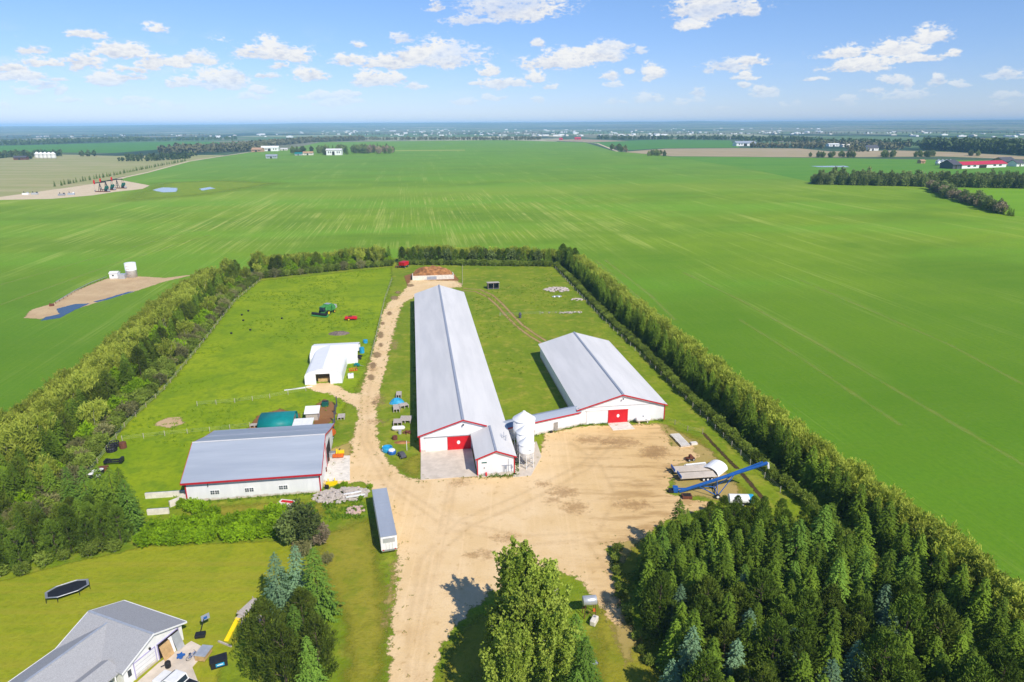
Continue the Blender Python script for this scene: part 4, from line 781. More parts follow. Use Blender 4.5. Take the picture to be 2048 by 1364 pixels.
def pallet(name, label, cat, px, py, sz, mat, rz, lift=.04, group=None):
    o = MB(); n = max(3, int(sz[1] / .35))
    for k in range(n): o.box((0, -sz[1] / 2 + (k + .5) * sz[1] / n, sz[2] - .03), (sz[0], sz[1] / n * .82, .06))
    for x in (-.45, 0, .45): o.box((sz[0] * x, 0, (sz[2] - .06) / 2), (.14, sz[1], sz[2] - .06))
    q = o.build(name, mat, None, loc=gp(px, py) + (lift,), rz=rz); return tag(q, label, cat, group)
pallet('board_platform', 'large pale wooden platform lying at the edge of the gravel', 'platform', 1360, 883, (6.0, 2.1, .45), M['concw'], PI / 2 + .18, .045)
o = MB().box((0, 0, .25), (1.4, .9, .5)).build('white_crate', M['concw'], None, loc=gp(1387, 889) + (.03,), rz=.2, bevel=.04); tag(o, 'small pale crate next to the wooden platform', 'crate')
b = thing('water_trailer', 'white rounded tank with a blue end standing among the pines', 'tank trailer', gp(1480, 1008) + (.03,), -.05, s=.8)
n = 14; MB().extx([(1.15 * math.cos(2*PI*i/n), 1.35 + 1.0 * math.sin(2*PI*i/n)) for i in range(n)], -2.6, 1.7).build('tank', M['fabric'], b); MB().extx([(1.18 * math.cos(2*PI*i/n), 1.35 + 1.02 * math.sin(2*PI*i/n)) for i in range(n)], 1.7, 2.7).build('blue_end', M['cyan'], b)
MB().box((0, 0, .35), (5.0, 1.6, .2)).build('chassis', M['black'], b)
for s in (-1, 1): wheel(b, .3, s, .4, .3)
b = thing('fuel_tank', 'silver fuel tank on tall legs at the edge of the driveway island', 'fuel tank', gp(1178, 1231) + (.035,), .12)
MB().lathe([(.05, -1.0), (.62, -.95), (.66, -.9), (.66, .9), (.62, .95), (.05, 1.0)], 18).build('tank', M['galv'], b, True); b.children[0].rotation_euler = (0, PI / 2, 0); b.children[0].location = (0, 0, 2.5)
for x in (-.7, .7):
    for y in (-.5, .5): MB().cyl((x * 1.15, y * 1.25, 0), (x, y, 2.15), .05, n=6).build('leg', M['rust'], b)
[MB().cyl(*q, .03, n=5).build('brace', M['rust'], b) for q in (((-.8, -.6, .3), (.8, -.6, 1.7)), ((.8, -.6, .3), (-.8, -.6, 1.7)), ((-.75, .55, 1), (.75, .55, 1)))]; MB().box((.5, -.65, 1.35), (.3, .25, .4)).build('pump', M['orange'], b)
b = thing('white_box', 'pale rounded box tank lying on the grass below the fuel tank', 'box tank', gp(1188, 1247) + (.03,), 1.1)
MB().box((0, 0, .45), (1.5, .8, .8)).build('tank', M['concw'], b, bevel=.12); MB().lathe([(.16, .85), (.16, .95), (.05, .98)], 10, (.3, 0, 0)).build('cap', M['steel'], b)
b = thing('wheelbarrow', 'small grey wheelbarrow in the grass right of the poplars', 'wheelbarrow', gp(1186, 1333) + (.03,), .5)
MB().extx([(-.35, .6), (.35, .6), (.22, .3), (-.22, .3)], -.5, .5).build('tray', M['galv'], b); wheel(b, .62, 0, .2, .1); MB().cyl((-.5, -.25, .5), (-1.0, -.3, .55), .03).cyl((-.5, .25, .5), (-1.0, .3, .55), .03).cyl((-.4, -.2, .3), (-.45, -.2, 0), .03).cyl((-.4, .2, .3), (-.45, .2, 0), .03).build('handle', M['wood'], b)
# combine and red machines in the pasture
b = thing('combine_harvester', 'green combine harvester parked in the lush pasture', 'combine harvester', gp(655, 628) + (.035,), math.radians(248))
MB().extr([(-3.2, 1.2), (2.0, 1.0), (2.2, 2.3), (1.2, 3.3), (-2.4, 3.3), (-3.4, 2.2)], -1.35, 1.35).build('body', M['green'], b, bevel=.1)
MB().box((-.6, 0, 3.45), (2.2, 2.3, .5)).build('grain_tank', M['green'], b); MB().box((-.6, 0, 3.72), (1.8, 1.9, .06)).build('tank_cover', M['ridge'], b)
cb = MB().extr([(2.0, 1.7), (3.1, 1.7), (3.25, 2.6), (3.0, 3.2), (2.0, 3.2)], -.9, .9).build('cab', M['glass'], b, bevel=.05); MB().box((2.5, 0, 3.26), (1.5, 1.9, .14)).build('cab_roof', M['green'], cb)
MB().extr([(3.6, .35), (5.0, .25), (4.9, .5), (3.9, 1.2), (3.6, 1.2)], -3.2, 3.2).build('header', M['green'], b); MB().cyl((4.5, -3.1, 1.1), (4.5, 3.1, 1.1), .5, n=8).build('reel', M['black'], b); MB().extr([(2.2, .9), (3.6, .5), (3.6, 1.0), (2.2, 1.5)], -.6, .6).build('feeder', M['green'], b)
MB().cyl((-1.2, 1.5, 3.3), (1.4, 3.6, 3.1), .16).build('unloading_auger', M['green'], b); MB().box((-3.9, 0, 2.0), (1.1, 2.2, 1.2), ry=.25).build('straw_hood', M['galv'], b)
for s in (-1.55, 1.55): wheel(b, 1.5, s, .95, .6, rim=M['yellow']); wheel(b, -2.4, s * .85, .55, .35, rim=M['yellow'])
b = thing('hay_mower', 'red mower implement beside the green combine', 'mower', gp(703, 640) + (.035,), .15)
MB().box((-.6, 0, .9), (3.2, 2.0, .7)).extr([(1.0, .5), (2.0, .4), (2.0, 1.0), (1.0, 1.3)], -1.1, 1.1).build('body', M['redb'], b, bevel=.1); MB().cyl((1.8, 0, .6), (3.2, -.4, .5), .08).box((-.4, 0, 1.35), (1.2, 1.2, .3)).build('drawbar', M['rust'], b)
for s in (-1.15, 1.15): wheel(b, -.8, s, .5, .3, rim=M['yellow'])
b = thing('grain_wagon', 'red wagon parked at the gap in the tree belt', 'wagon', gp(808, 535) + (.035,), 1.2)
MB().extr([(-1.9, 1.2), (1.9, 1.2), (2.3, 2.8), (-2.3, 2.8)], -1.5, 1.5).build('box', M['redb'], b); MB().extr([(-1.6, 2.6), (1.6, 2.6), (1.9, 2.83), (-1.9, 2.83)], -1.3, 1.3).build('load', M['redroof'], b); MB().box((0, 0, 1.0), (4.2, 1.4, .2)).cyl((2, 0, .9), (4, 0, .6), .08).build('chassis', M['black'], b)
for x in (-1.5, 1.5):
    for s in (-1.3, 1.3): wheel(b, x, s, .5, .35)
b = thing('cultivator', 'low dark rusty implement left of the red wagon', 'cultivator', gp(797, 536) + (.035,), .2)
MB().box((0, 0, .8), (3.0, .3, .2)).box((0, 1.0, .8), (3.0, .3, .2)).box((0, .5, .9), (.5, 2.0, .4)).cyl((0, -.3, .8), (0, -2.2, .5), .08).build('frame', M['rust'], b); m = MB()
for k in range(7): m.cyl((-1.4 + k * .46, (k % 2) * 1.0, .8), (-1.4 + k * .46, (k % 2) * 1.0 - .2, .1), .05, n=5)
m.build('tines', M['rust'], b); wheel(b, -1.0, .5, .4, .25); wheel(b, 1.0, .5, .4, .25)
# manure bunker and heap
BK = gp(825, 561); bv = Vector(gp(908, 558)) - Vector(BK); bl = bv.length; ba = math.atan2(bv.y, bv.x)
b = thing('manure_bunker', 'pale concrete bunker wall in front of the brown heap', 'bunker', BK + (.03,), ba)
MB().bx(0, bl, 0, .3, 0, 1.9).bx(0, .3, .3, 6, 0, 1.9).bx(bl - .3, bl, .3, 6, 0, 1.9).build('wall', M['concw'], b); MB().bx(bl * .35, bl * .58, -.05, 0, .2, 1.5).build('wet_stain', M['ridge'], b)
def heap(name, label, cat, loc, rz, rx, ry, h, mat, seed=1, lumps=.25, pw=2.2):
    n = 26; r = np.random.default_rng(seed); xs = np.linspace(-1, 1, n); X, Y = np.meshgrid(xs, xs); R = np.hypot(X, Y)
    N_ = vnoise(X * 3, Y * 3, 1.0, seed) * .6 + vnoise(X * 8, Y * 8, 1.0, seed + 1) * .4
    Z = np.clip(1 - R ** pw, 0, 1) * (1 - lumps + lumps * 2 * N_); i, j = np.meshgrid(np.arange(n - 1), np.arange(n - 1), indexing='ij'); bq = (i * n + j).ravel()
    o = bpy.data.objects.new(name, npmesh(name, np.stack([X * rx, Y * ry, Z * h - .05], -1).reshape(-1, 3), np.stack([bq, bq + 1, bq + n + 1, bq + n], 1), mat)); link(o)
    o.location = (loc[0], loc[1], .03); o.rotation_euler = (0, 0, rz); return tag(o, label, cat)
c = rot((bl / 2, 7.4), BK, ba); heap('manure_heap', 'wide reddish brown manure heap behind the concrete bunker wall', 'manure heap', c, ba, bl * .56, 7.0, 3.6, M['soil'], 3, .4, 5)
b = thing('loafing_shed', 'dark open fronted field shelter in the right paddock', 'shelter', gp(976, 579) + (.03,), R8 + .05)
MB().bx(0, 4.7, 2.9, 3.0, 0, 2.4).bx(0, .12, 0, 3, 0, 2.4).bx(4.58, 4.7, 0, 3, 0, 2.4).bx(0, 4.7, .0, .1, 0, .5).build('wall', M['slate'], b); MB().box((2.35, 1.5, 2.55), (5.1, 3.6, .12), rx=-.08).build('roof', M['plank'], b)
for x in (.06, 2.35, 4.64): MB().bx(x - .08, x + .08, -.05, .1, 0, 2.4).build('post', M['wood'], b)
def stones(name, label, px, py, rx, ry, n, s, mat, seed, rz=0.0, cat='stone pile', h=.3):
    random.seed(seed); m = MB()
    for k in range(n):
        a, q = random.uniform(0, 2 * PI), math.sqrt(random.random()); x, y = rx * q * math.cos(a), ry * q * math.sin(a); r = s * random.uniform(.5, 1.3)
        m.ball((x, y, h * (1 - q) + r * .3), r, (1, random.uniform(.6, 1), random.uniform(.5, .8)), .25, 6, 4)
    return tag(m.build(name, mat, None, loc=gp(px, py) + (.03,), rz=rz), label, cat)
stones('rock_pile', 'largest pale rock pile in the right paddock', 1114, 580, 5.2, 4.0, 130, .48, M['stone'], 1, 0, h=.8)
stones('rock_pile', 'small pale rock pile near the spruce belt in the paddock', 1154, 600, 2.2, 1.5, 34, .38, M['stone'], 2)
stones('rock_row', 'thin row of pale rocks across the right paddock', 1140, 626, 4.2, .9, 46, .32, M['stone'], 3, .1)
stones('grey_rock_pile', 'low flat grey scrap heap below the largest rock pile', 1113, 594, 1.8, 1.0, 18, .4, M['galv'], 4)
for i, (px, py) in enumerate(((1085, 627), (1098, 627), (1112, 626))): stones('loose_rock', ['lone rock farthest left of the rock row', 'lone rock second in the line left of the rock row', 'lone rock next to the rock row'][i], px, py, .3, .3, 2, .35, M['stone'], 7 + i, cat='rock')
stones('rubble_heap', 'grey brown heap of broken rubble between workshop and trailer', 682, 992, 5.0, 2.6, 230, .42, M['plank'], 11, .15, 'rubble heap', .9)
stones('rubble_heap', 'small pinkish rubble scatter in the weeds below the large rubble heap', 712, 1022, 1.6, 1.5, 40, .35, M['pinks'], 12, 0, 'rubble heap', .3)
stones('brick_heap', 'low heap of brownish broken brick behind the rubble heap', 696, 981, 2.4, .7, 40, .28, M['pinks'], 13, .2, 'rubble heap', .4)
for i, (px, py, l, rz, lab) in enumerate(((706, 994, 3.2, .35, 'upper pale plank on the rubble heap beside the trailer'), (712, 1000, 3.4, .3, 'lower pale plank on the rubble heap beside the trailer'), (597, 778, 7.0, .40, 'long white beam lying in the grass before the fabric shed'), (592, 779, 5.0, .30, 'shorter white beam beside the long one before the fabric shed'))):
    o = MB().box((0, 0, .12), (l, .28, .2)).build('beam', M['whiteb'], None, loc=gp(px, py) + (.1 if i > 1 else .75,), rz=rz); tag(o, lab, 'beam')
# junk beside the workshop
b = thing('orange_seeder', 'orange implement parked at the workshop side wall', 'implement', gp(663, 876) + (.045,), 1.35)
MB().box((0, 0, .9), (2.6, 1.0, .8)).extr([(-1.2, 1.3), (1.2, 1.3), (.9, 1.8), (-.9, 1.8)], -.4, .4).build('hopper', M['orange'], b); MB().cyl((1.2, 0, .5), (2.4, 0, .5), .07).box((-.9, 0, .4), (.3, 1.4, .3)).build('drawbar', M['rust'], b); wheel(b, -.6, .65, .4, .2); wheel(b, -.6, -.65, .4, .2)
b = thing('snow_blower', 'orange and yellow implement on the concrete before the workshop door', 'implement', gp(677, 916) + (.13,), .1)
MB().box((0, 0, .5), (2.2, .9, .6)).build('body', M['orange'], b, bevel=.05); MB().cyl((-.3, .2, .8), (-.3, .5, 1.7), .18).box((.6, .4, 1.1), (1.2, .5, .6)).build('chute', M['yellow'], b); MB().cyl((.1, .2, .9), (.35, .8, 1.7), .1).build('arm', M['black'], b); wheel(b, -.7, .55, .3, .2); wheel(b, .7, .55, .3, .2)
b = thing('grey_tote', 'grey crate beside the orange and yellow implement', 'crate', gp(664, 914) + (.13,), .1); MB().box((0, 0, .5), (1.5, 1.1, 1.0)).build('crate', M['galv'], b, bevel=.05); MB().box((0, 0, 1.02), (1.3, .9, .06)).build('lid', M['steel'], b); b.name = 'grey_crate'
b = thing('yellow_loader', 'yellow loader bucket standing at the workshop corner', 'loader bucket', gp(664, 972) + (.045,), .3)
MB().extx([(0, 0), (.9, .1), (.95, .25), (.2, .2), (.12, .9), (0, .95)], -1.1, 1.1).build('bucket', M['yellow'], b); MB().cyl((-.6, 0, .5), (-.6, 1.2, .9), .1).cyl((.6, 0, .5), (.6, 1.2, .9), .1).build('arm', M['yellow'], b)
def drum(label, px, py, mat, r=.32, h=.9, name='drum', cat='drum', lift=.04):
    b = thing(name, label, cat, gp(px, py) + (lift,), random.uniform(0, 3)); MB().lathe([(r * .96, 0), (r, .03), (r, h * .33), (r * 1.05, h * .35), (r, h * .37), (r, h * .65), (r * 1.05, h * .67), (r, h * .69), (r, h - .03), (r * .96, h)], 16).build('barrel', mat, b); MB().lathe([(r * .92, h - .01), (r * .92, h + .015)], 14).build('lid', mat, b); return b
drum('dark round drum by the workshop corner post', 654, 977, M['black'], .4, .6); drum('reddish drum against the workshop wall by the door', 651, 944, M['rust']); drum('small rusty drum beside the orange implement', 657, 922, M['rust'], .3, .7)
b = thing('red_white_trailer', 'old white and red cart in the bushes below the workshop', 'cart', gp(573, 1014) + (.03,), -.2)
MB().box((0, 0, .7), (2.6, 1.6, .7)).build('box', M['concw'], b, bevel=.04); MB().box((.3, 0, 1.12), (2.2, .5, .16)).build('red_rail', M['redb'], b); MB().cyl((-1.3, 0, .5), (-2.4, -.2, .4), .06).build('drawbar', M['rust'], b); wheel(b, .2, .9, .35, .2); wheel(b, .2, -.9, .35, .2)
stones('white_scrap', 'scattered white scrap pieces in the bushes below the cart', 577, 1028, 1.4, 1.2, 26, .3, M['concw'], 15, 0, 'scrap', .2)
# teal yard, posts
o = MB().box((0, 0, .6), (1.5, 1.3, 1.2)).build('feed_box', M['tealb'], None, loc=gp(651, 812) + (.045,), rz=.1, bevel=.04); tag(o, 'dark green box standing on the brown mud', 'feed box'); MB().box((0, .1, 1.22), (1.3, .9, .04)).build('lid', M['black'], o)
for i, (px, py, h) in enumerate(((674, 813, 2.6), (671, 828, 2.2), (670, 845, 2.8), (668, 858, 2.4))):
    o = MB().cyl((0, 0, 0), (0, 0, h), .14, n=8).build('gate_post', M['slate'], None, loc=gp(px, py) + (.03,)); tag(o, ['farthest thick dark post of the pen by the mud', 'second farthest dark post of the pen by the mud', 'second nearest dark post of the pen by the mud', 'nearest dark post of the pen, close to the workshop'][i], 'post', 'dark posts beside the mud')
def gate(px0, px1, lab):
    a, c = Vector(gp(*px0)), Vector(gp(*px1)); d = c - a; b = thing('pen_gate', lab, 'gate', (a.x, a.y, .04), math.atan2(d.y, d.x)); m = MB()
    for k in range(5): m.cyl((.1, 0, .3 + k * .3), (d.length - .1, 0, .3 + k * .3), .035, n=5)
    m.cyl((.1, 0, .2), (.1, 0, 1.6), .04).cyl((d.length - .1, 0, .2), (d.length - .1, 0, 1.6), .04); m.build('rails', M['slate'], b); MB().box((d.length * .1, 0, .9), (.1, .1, .2)).build('latch', M['black'], b)
gate((674, 813), (671, 828), 'farther dark metal gate of the pen by the mud'); gate((670, 845), (668, 858), 'nearer dark metal gate of the pen by the mud')
pallet('pallet', 'weathered pallet on the grass beside the lane near the teal shelter', 'pallet', 683, 836, (1.6, 2.4, .6), M['plank'], R8)
pallet('pallet', 'weathered pallet left of the teal hoop shelter', 'pallet', 510, 853, (2.0, 1.3, .5), M['plank'], R8)
# stacks along the long barn
for px, py, sz, rz, lab, mt in ((798, 793, (1.3, 2.6, .9), .1, 'pallet stack farthest up along the long barn', 'plank'), (807, 815, (2.2, 1.9, .8), .5, 'squat pallet stack right of the blue tarp', 'plank'), (793, 820, (1.5, 3.2, .8), .2, 'long pallet stack below the blue tarp', 'plank'), (812, 842, (2.6, 2.9, .7), 0, 'widest pallet stack nearest to the barn shadow', 'plank'), (796, 848, (2.0, 2.4, .8), .1, 'pallet stack left of the widest one', 'plank')):
    pallet('pallet_stack', lab, 'pallet stack', px, py, sz, M[mt], rz, .04, 'pallet stacks along the long barn')
b = thing('tarp_bundle', 'light blue tarp covering a bundle by the long barn', 'tarp', gp(794, 806) + (.03,), .1); n = 8
heap('tarp_cover', 'x', 'tarp', (0, 0), 0, 1.9, 1.2, 1.3, M['cyan'], 21, .2); o = bpy.data.objects['tarp_cover']; o.parent = b; o.location = (0, 0, 0)
for k in ('label', 'category'): del o[k]
MB().box((0, 0, .2), (2.6, 1.4, .4)).build('bundle', M['plank'], b)
b = thing('white_tank', 'white lying tank among the pallets by the long barn', 'tank', gp(797, 861) + (.03,), .12); MB().lathe([(.05, -1.5), (.4, -1.3), (.5, -1), (.5, 1), (.4, 1.3), (.05, 1.5)], 14).build('tank', M['whiteb'], b, True); b.children[0].rotation_euler = (0, PI / 2, 0); b.children[0].location = (0, 0, .6); MB().box((0, 0, .1), (1.6, .7, .2)).build('cradle', M['wood'], b)
drum('light grey drum below the white lying tank', 800, 868, M['galv'], .35, .9); drum('rusty brown barrel on the grass beside the lane', 790, 879, M['rust'], .55, .8)
stones('scrap_heap', 'small dark brown scrap heap against the barn shadow', 814, 866, .9, .7, 16, .3, M['rust'], 31, 0, 'scrap', .3)
heap('ash_patch', 'low dark brown ash heap on the grass by the long barn', 'ash heap', gp(804, 885), 0, 1.9, .9, .25, M['soil'], 33)
b = thing('feed_ring', 'blue round tank on the grass corner by the apron', 'round tank', gp(775, 902) + (.03,), 0); MB().lathe([(1.05, 0), (1.1, .2), (1.1, .8), (1.05, .95), (.9, .97), (.85, .6)], 20).build('tank', M['cyan'], b); MB().cyl((-1.0, -.6, .4), (-1.0, .3, 1.0), .08).build('pipe', M['whiteb'], b); b.name = 'round_tank'
b = thing('round_feeder', 'blue round feeder with pale top in front of the blue tank', 'feeder', gp(784, 907) + (.03,), 0); MB().lathe([(.85, 0), (.9, .5), (.75, .75)], 18).build('tub', M['blue'], b); MB().lathe([(.72, .76), (.6, .95), (.1, 1.05)], 14).build('top', M['whiteb'], b)
b = thing('covered_quad', 'dark grey covered quad bike near the apron corner', 'quad bike', gp(804, 914) + (.035,), 2.1); MB().extr([(-1.2, .25), (1.2, .25), (1.15, .75), (.4, 1.0), (-.2, 1.05), (-1.1, .8)], -.55, .55).build('cover', M['slate'], b, bevel=.15)
for x in (-.8, .8):
    for s in (-.5, .5): wheel(b, x, s, .3, .25)
o = MB().cyl((0, 0, 0), (0, 0, 2.2), .06, n=6).build('marker_post', M['whiteb'], None, loc=gp(814, 901) + (.03,)); tag(o, 'thin white post at the near corner of the long barn', 'post')
for i, (px, py) in enumerate(((724, 725), (714, 800))): pass
# junk east of the fabric shed
drum('blue drum beside the mouth of the white shelter', 724, 706, M['cyan'], .75, 1.7); drum('small light blue drum farther from the white shelter mouth', 731, 686, M['cyan'], .7, 1.0)
def tyre(label, px, py, r, rz=0):
    m = MB().lathe([(r * .55, 0), (r * .95, .02), (r, .12), (r, .3), (r * .95, .4), (r * .55, .42), (r * .55, .21)], 20); o = m.build('tyre', M['rubber'], None, loc=gp(px, py) + (.03,), rz=rz); return tag(o, label, 'tyre')
tyre('large tyre lying below the blue drum by the white shelter', 718, 714, .95); tyre('smaller tyre stacked against the large one by the white shelter', 718, 719, .75)
b = thing('log_pile', 'grey log pile beside the fabric shed', 'log pile', gp(706, 723) + (.03,), .1)
for k in range(5): MB().cyl((-1.8, (k % 3) * .45 - .45, .25 + (k // 3) * .4), (1.6, (k % 3) * .45 - .4, .25 + (k // 3) * .4), .22, n=8).build('log', M['wood'], b)
b = thing('green_implement', 'small pale green implement beside the fabric shed', 'implement', gp(714, 733) + (.03,), -.2); MB().box((0, 0, .5), (1.6, .7, .5)).extr([(-.7, .7), (.5, .7), (.2, 1.0), (-.5, 1.0)], -.3, .3).build('body', M['teal'], b); MB().cyl((.8, 0, .5), (2.2, -.4, .4), .05).build('drawbar', M['galv'], b); wheel(b, 0, .45, .3, .15); wheel(b, 0, -.45, .3, .15)
b = thing('orange_plough', 'rusty orange plough beside the fabric shed', 'plough', gp(706, 742) + (.03,), .3); m = MB().box((0, 0, .8), (2.2, .15, .15))
for k in range(4): m.box((-.9 + k * .6, 0, .45), (.12, .12, .7)).box((-.8 + k * .6, -.15, .2), (.5, .1, .35), rz=.5)
m.build('frame', M['orange'], b); wheel(b, 1.0, .3, .3, .12); MB().cyl((1.1, 0, .8), (1.9, 0, .6), .05).build('hitch', M['rust'], b)
b = thing('white_tote', 'white plastic tote beside the fabric shed doorway side', 'tote', gp(702, 756) + (.03,), .2); MB().box((0, 0, .65), (1.5, 1.2, 1.1)).build('tank', M['whiteb'], b, bevel=.08); MB().box((0, 0, .07), (1.4, 1.2, .14)).build('pallet_base', M['wood'], b); MB().lathe([(.2, 1.2), (.2, 1.28)], 10).build('cap', M['steel'], b)
heap('burn_heap', 'flat grey burnt heap behind the white shelter', 'burnt heap', gp(678, 667), 0, 3.6, 2.6, .8, pmat('burnt_ash', (.22, .17, .14), .95, .4, 1.2, c2=(.10, .08, .07)), 41, .7, 1.3)
# left pasture corner
def ringfeeder(label, px, py, r):
    b = thing('ring_feeder', label, 'ring feeder', gp(px, py) + (.035,), 0, 'black ring feeders in the pasture corner'); m = MB()
    for z in (.1, .55, 1.0):
        for k in range(18): a, c = 2*PI*k/18, 2*PI*(k+1)/18; m.cyl((r*math.cos(a), r*math.sin(a), z), (r*math.cos(c), r*math.sin(c), z), .09, n=5)
    m.build('ring', M['black'], b); m = MB()
    for k in range(12): a = 2*PI*k/12; m.cyl((r*math.cos(a), r*math.sin(a), 0), (r*math.cos(a), r*math.sin(a), 1.05), .08, n=5)
    m.build('bars', M['black'], b); MB().ball((0, 0, .1), r * .8, (1, 1, .35), .1, 12, 5).build('hay', M['slate'], b)
ringfeeder('black ring feeder farthest from the camera in the pasture corner', 230, 893, .9); ringfeeder('second black ring feeder close before the farthest one', 224, 902, 1.0)
b = thing('machine_frame', 'long black rusty machine frame in the pasture corner', 'machine frame', gp(229, 928) + (.03,), .15); MB().box((0, .5, .7), (3.4, .25, .3)).box((0, -.5, .7), (3.4, .25, .3)).box((1.5, 0, .9), (.5, 1.5, .7)).box((-1.5, 0, .8), (.4, 1.4, .5)).build('frame', M['black'], b); wheel(b, 1.2, .75, .45, .25); wheel(b, -1.2, .75, .45, .25)
drum('large rusty brown barrel right of the ring feeders', 247, 896, M['rust'], .7, 1.3)
o = MB().box((0, 0, .4), (1.8, 1.1, .8)).build('rusty_box', M['rust'], None, loc=gp(207, 941) + (.03,), rz=.3, bevel=.05); tag(o, 'rusty red box between machine frame and tubs', 'box')
for i, (px, py) in enumerate(((203, 947), (191, 950), (184, 956), (197, 960))):
    b = thing('feed_tub', ['dark tub with white lid, farthest back of the four', 'dark tub with white lid, second farthest back of the four', 'dark tub with white lid, leftmost of the four', 'dark tub with white lid, nearest the spruces of the four'][i], 'tub', gp(px, py) + (.035,), .3 * i, 'dark tubs with white lids'); MB().lathe([(.5, 0), (.6, .4), (.6, .9)], 14).build('tub', M['black'], b); MB().lathe([(.55, .91), (.4, 1.0), (.05, 1.02)], 14).build('lid', M['whiteb'], b)
for i, (px, py) in enumerate(((463, 668), (484, 631), (497, 623), (501, 661), (487, 642), (564, 638))):
    o = MB().lathe([(.3, 0), (.36, .2), (.36, .5), (.3, .52)], 12).build('salt_tub', M['black'], None, loc=gp(px, py) + (.035,)); tag(o, 'small black tub standing in the open lush pasture', 'tub', 'small black tubs in the pasture')
o = MB().lathe([(.5, 0), (.45, .7), (.6, 1.3), (.2, 2.0), (.05, 2.1)], 9).build('dark_bush_post', M['slate'], None, loc=gp(1040, 636) + (.03,)); o.name = 'covered_post'; tag(o, 'dark covered post standing beside the paddock track', 'post')
# fences
def fence(label, px, step, h=1.25, mat='wood', grp='wire fences'):
    pts = [Vector(gp(*q)) for q in px]; b = thing('wire_fence', label, 'fence', tuple(pts[0]) + (.03,), 0); o0 = pts[0]; pos = []
    for a, c in zip(pts[:-1], pts[1:]):
        n = max(1, int((c - a).length / step)); pos += [a + (c - a) * k / n for k in range(n)]
    pos.append(pts[-1]); pm = MB().cyl((0, 0, 0), (0, 0, h), .07, n=6).mesh('post', M[mat])
    for p in pos[:100]:
        q = bpy.data.objects.new('post', pm); link(q, b); q.location = (p.x - o0.x, p.y - o0.y, 0)
    m = MB()
    for z in (.45, .8, 1.1):
        for a, c in zip(pos[:-1], pos[1:]): m.cyl((a.x - o0.x, a.y - o0.y, z), (c.x - o0.x, c.y - o0.y, z), .012, n=3)
    m.build('wire', M['galv'], b)
fence('wire fence with pale posts crossing the pasture before the fabric shed', [(395, 812), (470, 806), (540, 797), (612, 782)], 4.0, mat='barkp'); fence('wire fence with pale posts crossing the lower pasture behind the workshop', [(245, 882), (330, 872), (420, 864), (500, 855)], 4.0, mat='barkp')
fence('wire fence along the left side of the lane', [(784, 560), (770, 600), (756, 660), (741, 720)], 5.0); fence('wire fence from the long barn end up to the back tree belt', [(925, 570), (925, 532)], 5.0, mat='barkp')
fence('wire fence along the foot of the right hedge', [(1111, 538), (1205, 640), (1300, 730), (1400, 830), (1500, 930), (1560, 985)], 4.0, mat='barkp'); fence('wire fence along the foot of the left tree belt', [(520, 563), (470, 604), (400, 695), (330, 780), (250, 855), (175, 955)], 5.0)
fence('wire fence across the right paddock by the rock row', [(1000, 632), (1080, 629), (1160, 628)], 5.0, mat='barkp'); fence('short wire fence right of the wide barn', [(1325, 838), (1375, 862), (1405, 868)], 3.0)
# tank pad in the left field
b = thing('oil_tank', 'white upright tank on the sandy pad in the left field', 'storage tank', gp(264.5, 554) + (.03,), 0); MB().lathe([(2.35, 0), (2.35, 3.2), (2.38, 3.22), (2.38, 3.3), (2.35, 3.32), (2.35, 6.4)], 24).build('tank', M['whiteb'], b, True); MB().lathe([(2.42, 6.4), (2.3, 6.5), (.2, 6.85)], 24).build('roof', M['whiteb'], b); m = MB()
for k in range(4): m.box((0, -2.36, 1.2 + k * 1.35), (1.7, .06, .16))
m.build('marking_band', M['pinks'], b)
a = math.atan2(.9, 6.2); b = thing('pump_house', 'white low building beside the upright tank in the left field', 'shed', gp(220, 559) + (.03,), a); MB().extx([(0, 0), (3.4, 0), (3.4, 2.6), (1.7, 3.2), (0, 2.6)], 0, 3.4).build('wall', M['white'], b); MB().extx([(-.2, 2.5), (1.7, 3.25), (3.6, 2.5), (3.6, 2.65), (1.7, 3.4), (-.2, 2.65)], -.2, 3.6).build('roof', M['roof'], b); MB().bx(1.2, 1.9, -.04, -.005, 1.4, 2.0).build('window', M['glass'], b); MB().bx(3.5, 6.2, .3, 3.0, 0, 2.0).build('annex', M['galv'], b)
o = MB().box((0, 0, .4), (1.5, 1.2, .8)).cyl((-.5, 0, .8), (-.5, 0, 1.2), .2).build('pump_skid', M['rust'], None, loc=gp(104, 612) + (.035,), rz=.4, bevel=.04); tag(o, 'small rusty pump skid at the near end of the pipe', 'pump skid')
b = thing('pipe_rack', 'long low pipe on short stands along the sandy pad', 'pipe', gp(112, 608) + (.03,), 0); ps = [Vector(gp(*q)) for q in ((112, 608), (150, 585), (182, 569), (214, 557))]; o0 = ps[0]; m = MB()
for a, c in zip(ps[:-1], ps[1:]): m.cyl((a.x - o0.x, a.y - o0.y, .8), (c.x - o0.x, c.y - o0.y, .8), .12, n=6)
m.build('pipe', M['steel'], b)
for a, c in zip(ps[:-1], ps[1:]):
    for k in range(5): q = a + (c - a) * k / 5; MB().cyl((q.x - o0.x, q.y - o0.y, 0), (q.x - o0.x, q.y - o0.y, .9), .1, n=5).build('stand', M['rust'], b)
